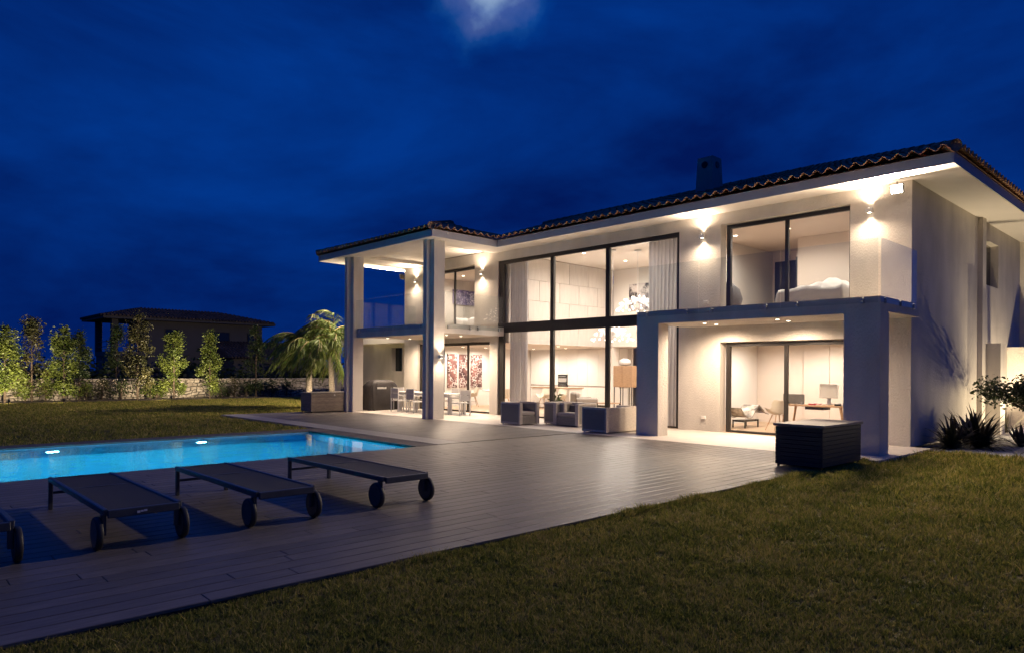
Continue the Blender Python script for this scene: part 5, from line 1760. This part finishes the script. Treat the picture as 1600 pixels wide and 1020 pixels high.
rf.add([(a0, b0, zb), (a1, b0, zb), (a1, b1, zb), (a0, b1, zb), (a0 + hf, b0 + hf, zr), (a0 + hf, b1 - hf, zr)], [(0, 1, 4), (1, 2, 5, 4), (2, 3, 5), (3, 0, 4, 5)])
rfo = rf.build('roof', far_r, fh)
tt = MB()
for k in range(50):
    y_ = b0 + 0.3 * (k + 0.5)
    dmax = min(hf, y_ - b0, b1 - y_)
    for r in range(int(dmax / 0.5) + 1):
        xa, xb = a1 - r * 0.5, a1 - min(dmax, (r + 1) * 0.5)
        za, zb2 = zb + 0.25 * r * 0.5, zb + 0.25 * min(dmax, (r + 1) * 0.5)
        tt.tube([(xa + 0.03, y_, za + 0.06), (xb, y_, zb2 + 0.03)], [0.11, 0.10], 6)
for k in range(26):
    x_ = a0 + 0.3 * (k + 0.5)
    dmax = min(x_ - a0, a1 - x_)
    for r in range(int(dmax / 0.5) + 1):
        ya, yb_ = b0 + r * 0.5, b0 + min(dmax, (r + 1) * 0.5)
        tt.tube([(x_, ya - 0.03, zb + 0.25 * r * 0.5 + 0.06), (x_, yb_, zb + 0.25 * min(dmax, (r + 1) * 0.5) + 0.03)], [0.11, 0.10], 6)
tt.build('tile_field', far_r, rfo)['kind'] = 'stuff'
for (y_, z0, z1, w_) in ((20.0, 3.6, 5.1, 1.2), (24.2, 3.4, 5.0, 1.6), (27.5, 3.6, 5.0, 1.0), (20.6, 0.4, 2.3, 1.6)):
    wn_ = MB().box(-66.995, y_, z0, -66.94, y_ + w_, z1).build('window', frame_m, fh)
    MB().box(-66.939, y_ + 0.07, z0 + 0.07, -66.93, y_ + w_ - 0.07, z1 - 0.07).build('pane', far_g, wn_)
MB().box(-72.0, 18.54, 3.01, -69.6, 18.585, 5.2).build('glass_door', far_g, fh)
# its low front wing with a lean to roof
MB().box(-66.99, 24.5, 0, -62.6, 33.5, 2.5).build('front_wing', far_m, fh)
lr = MB()
lr.add([(-62.0, 24.0, 2.52), (-62.0, 34.0, 2.52), (-66.98, 34.0, 4.1), (-66.98, 24.0, 4.1), (-66.98, 24.0, 2.52)], [(0, 1, 2, 3), (0, 3, 4)])
lro = lr.build('wing_roof', far_r, fh)
tt = MB()
for k in range(33):
    y_ = 24.15 + 0.3 * k
    for r in range(9):
        tt.tube([(-61.97 - r * 0.55, y_, 2.58 + 0.1745 * r), (-62.5 - r * 0.55, y_, 2.56 + 0.1745 * (r + 1))], [0.11, 0.10], 6)
tt.build('tile_field', far_r, lro)['kind'] = 'stuff'

# dark hedge and ground rise closing the far view
o = empty('far_hedge', (-58, 10, -0.08), 'dark low hedge line beyond the garden wall at far left', 'hedge')
nr = np.random.default_rng(15)
def smp():
    y_ = nr.uniform(-25, 60)
    return (-60 + nr.normal() * 0.6, y_, abs(nr.normal()) * 0.7 + (0.9 + 0.4 * math.sin(y_ * 0.7) + 0.3 * math.sin(y_ * 1.9)) * nr.random())
V, F = leafcloud(9000, smp, 0.42, nr, 0.6)
obj('foliage', npmesh('foliage', V - np.array((-58, 10, -0.08)), F, leaf_b), o)

# ------------------------------------------------------------------ grass
def grass_patch(name, pts, hgt, wid, seed, lab):
    nr_ = np.random.default_rng(seed)
    n = len(pts)
    th = nr_.uniform(0, 2 * np.pi, n)
    lean = np.abs(nr_.normal(size=n)) * 0.9
    la = nr_.uniform(0, 2 * np.pi, n)
    h_ = hgt * nr_.uniform(0.45, 1.15, n) * pts[:, 3]
    w_ = wid * nr_.uniform(0.7, 1.3, n) * pts[:, 3]
    sx, sy = np.cos(th) * w_, np.sin(th) * w_
    tipx, tipy = np.cos(la) * h_ * lean, np.sin(la) * h_ * lean
    A = np.stack([pts[:, 0] - sx, pts[:, 1] - sy, pts[:, 2]], 1)
    B = np.stack([pts[:, 0] + sx, pts[:, 1] + sy, pts[:, 2]], 1)
    C_ = np.stack([pts[:, 0] + tipx, pts[:, 1] + tipy, pts[:, 2] + h_], 1)
    V = np.stack([A, B, C_], 1).reshape(-1, 3)
    F = np.arange(n * 3).reshape(n, 3)
    o = obj(name, npmesh(name, V, F, blade_m))
    tag(o, lab, 'grass', None, 'stuff')
    return o
nr = np.random.default_rng(99)
def tufts(x, y, per, rad):
    # every tuft is a handful of blades sharing a lean
    n_ = len(x)
    X = np.repeat(x, per) + nr.normal(size=n_ * per) * np.repeat(rad, per)
    Y = np.repeat(y, per) + nr.normal(size=n_ * per) * np.repeat(rad, per)
    return X, Y
n = 120000
r = 3.2 * (26 / 3.2) ** nr.random(n)
a = nr.uniform(-0.70, 0.70, n)
x = fw.x * np.cos(a) * r + rt.x * np.sin(a) * r
y = fw.y * np.cos(a) * r + rt.y * np.sin(a) * r
sc_g = np.clip(r / 6.5, 0.75, 2.4) ** 0.75
X, Y = tufts(x, y, 8, 0.014 * sc_g)
S_ = np.repeat(sc_g * nr.uniform(0.55, 1.25, n), 8)
ok = (X > -4.895) & (Y < 40) & ~((X < -2.2) & (X > -5.1) & (Y > 16.65)) & ~((X < -4.6) & (Y > TE))
P4 = np.stack([X, Y, np.full_like(X, -0.06), S_], 1)[ok]
grass_patch('near_grass', P4, 0.050, 0.0058, 5, 'short mixed green and straw lawn grass in the foreground')
n = 7000
y = nr.uniform(0.0, TE, n)
x = -4.893 + np.abs(nr.normal(size=n)) * 0.045
X, Y = tufts(x, y, 7, np.full(n, 0.012))
S_ = np.repeat((1.0 + 0.9 * np.clip((y - 2.0) / 6, 0, 1)) * nr.uniform(0.5, 1.35, n) * (0.75 + 0.35 * np.sin(y * 3.1) * np.sin(y * 1.3)), 7)
ok = X > -4.9
P4 = np.stack([X, Y, np.full_like(X, -0.06), S_], 1)[ok]
grass_patch('edge_grass', P4, 0.05, 0.0045, 8, 'longer grass fringe along the deck edge')
n = 60000
x = -nr.uniform(17.3, 37.7, n)
y = nr.uniform(-3, 30, n)
X, Y = tufts(x, y, 5, np.full(n, 0.03))
S_ = np.repeat(nr.uniform(0.6, 1.3, n), 5)
ok = (Y < PY1 + 0.5) | (X < -24.6)
ok &= ~((X > -32) & (Y > 16.5))
ok &= (X < PX0 - 0.62)
P4 = np.stack([X, Y, np.full_like(X, -0.06), S_], 1)[ok]
grass_patch('far_grass', P4, 0.07, 0.012, 6, 'lawn grass between the pool and the garden wall')
# a trodden fold across the far lawn is left to the turf tone
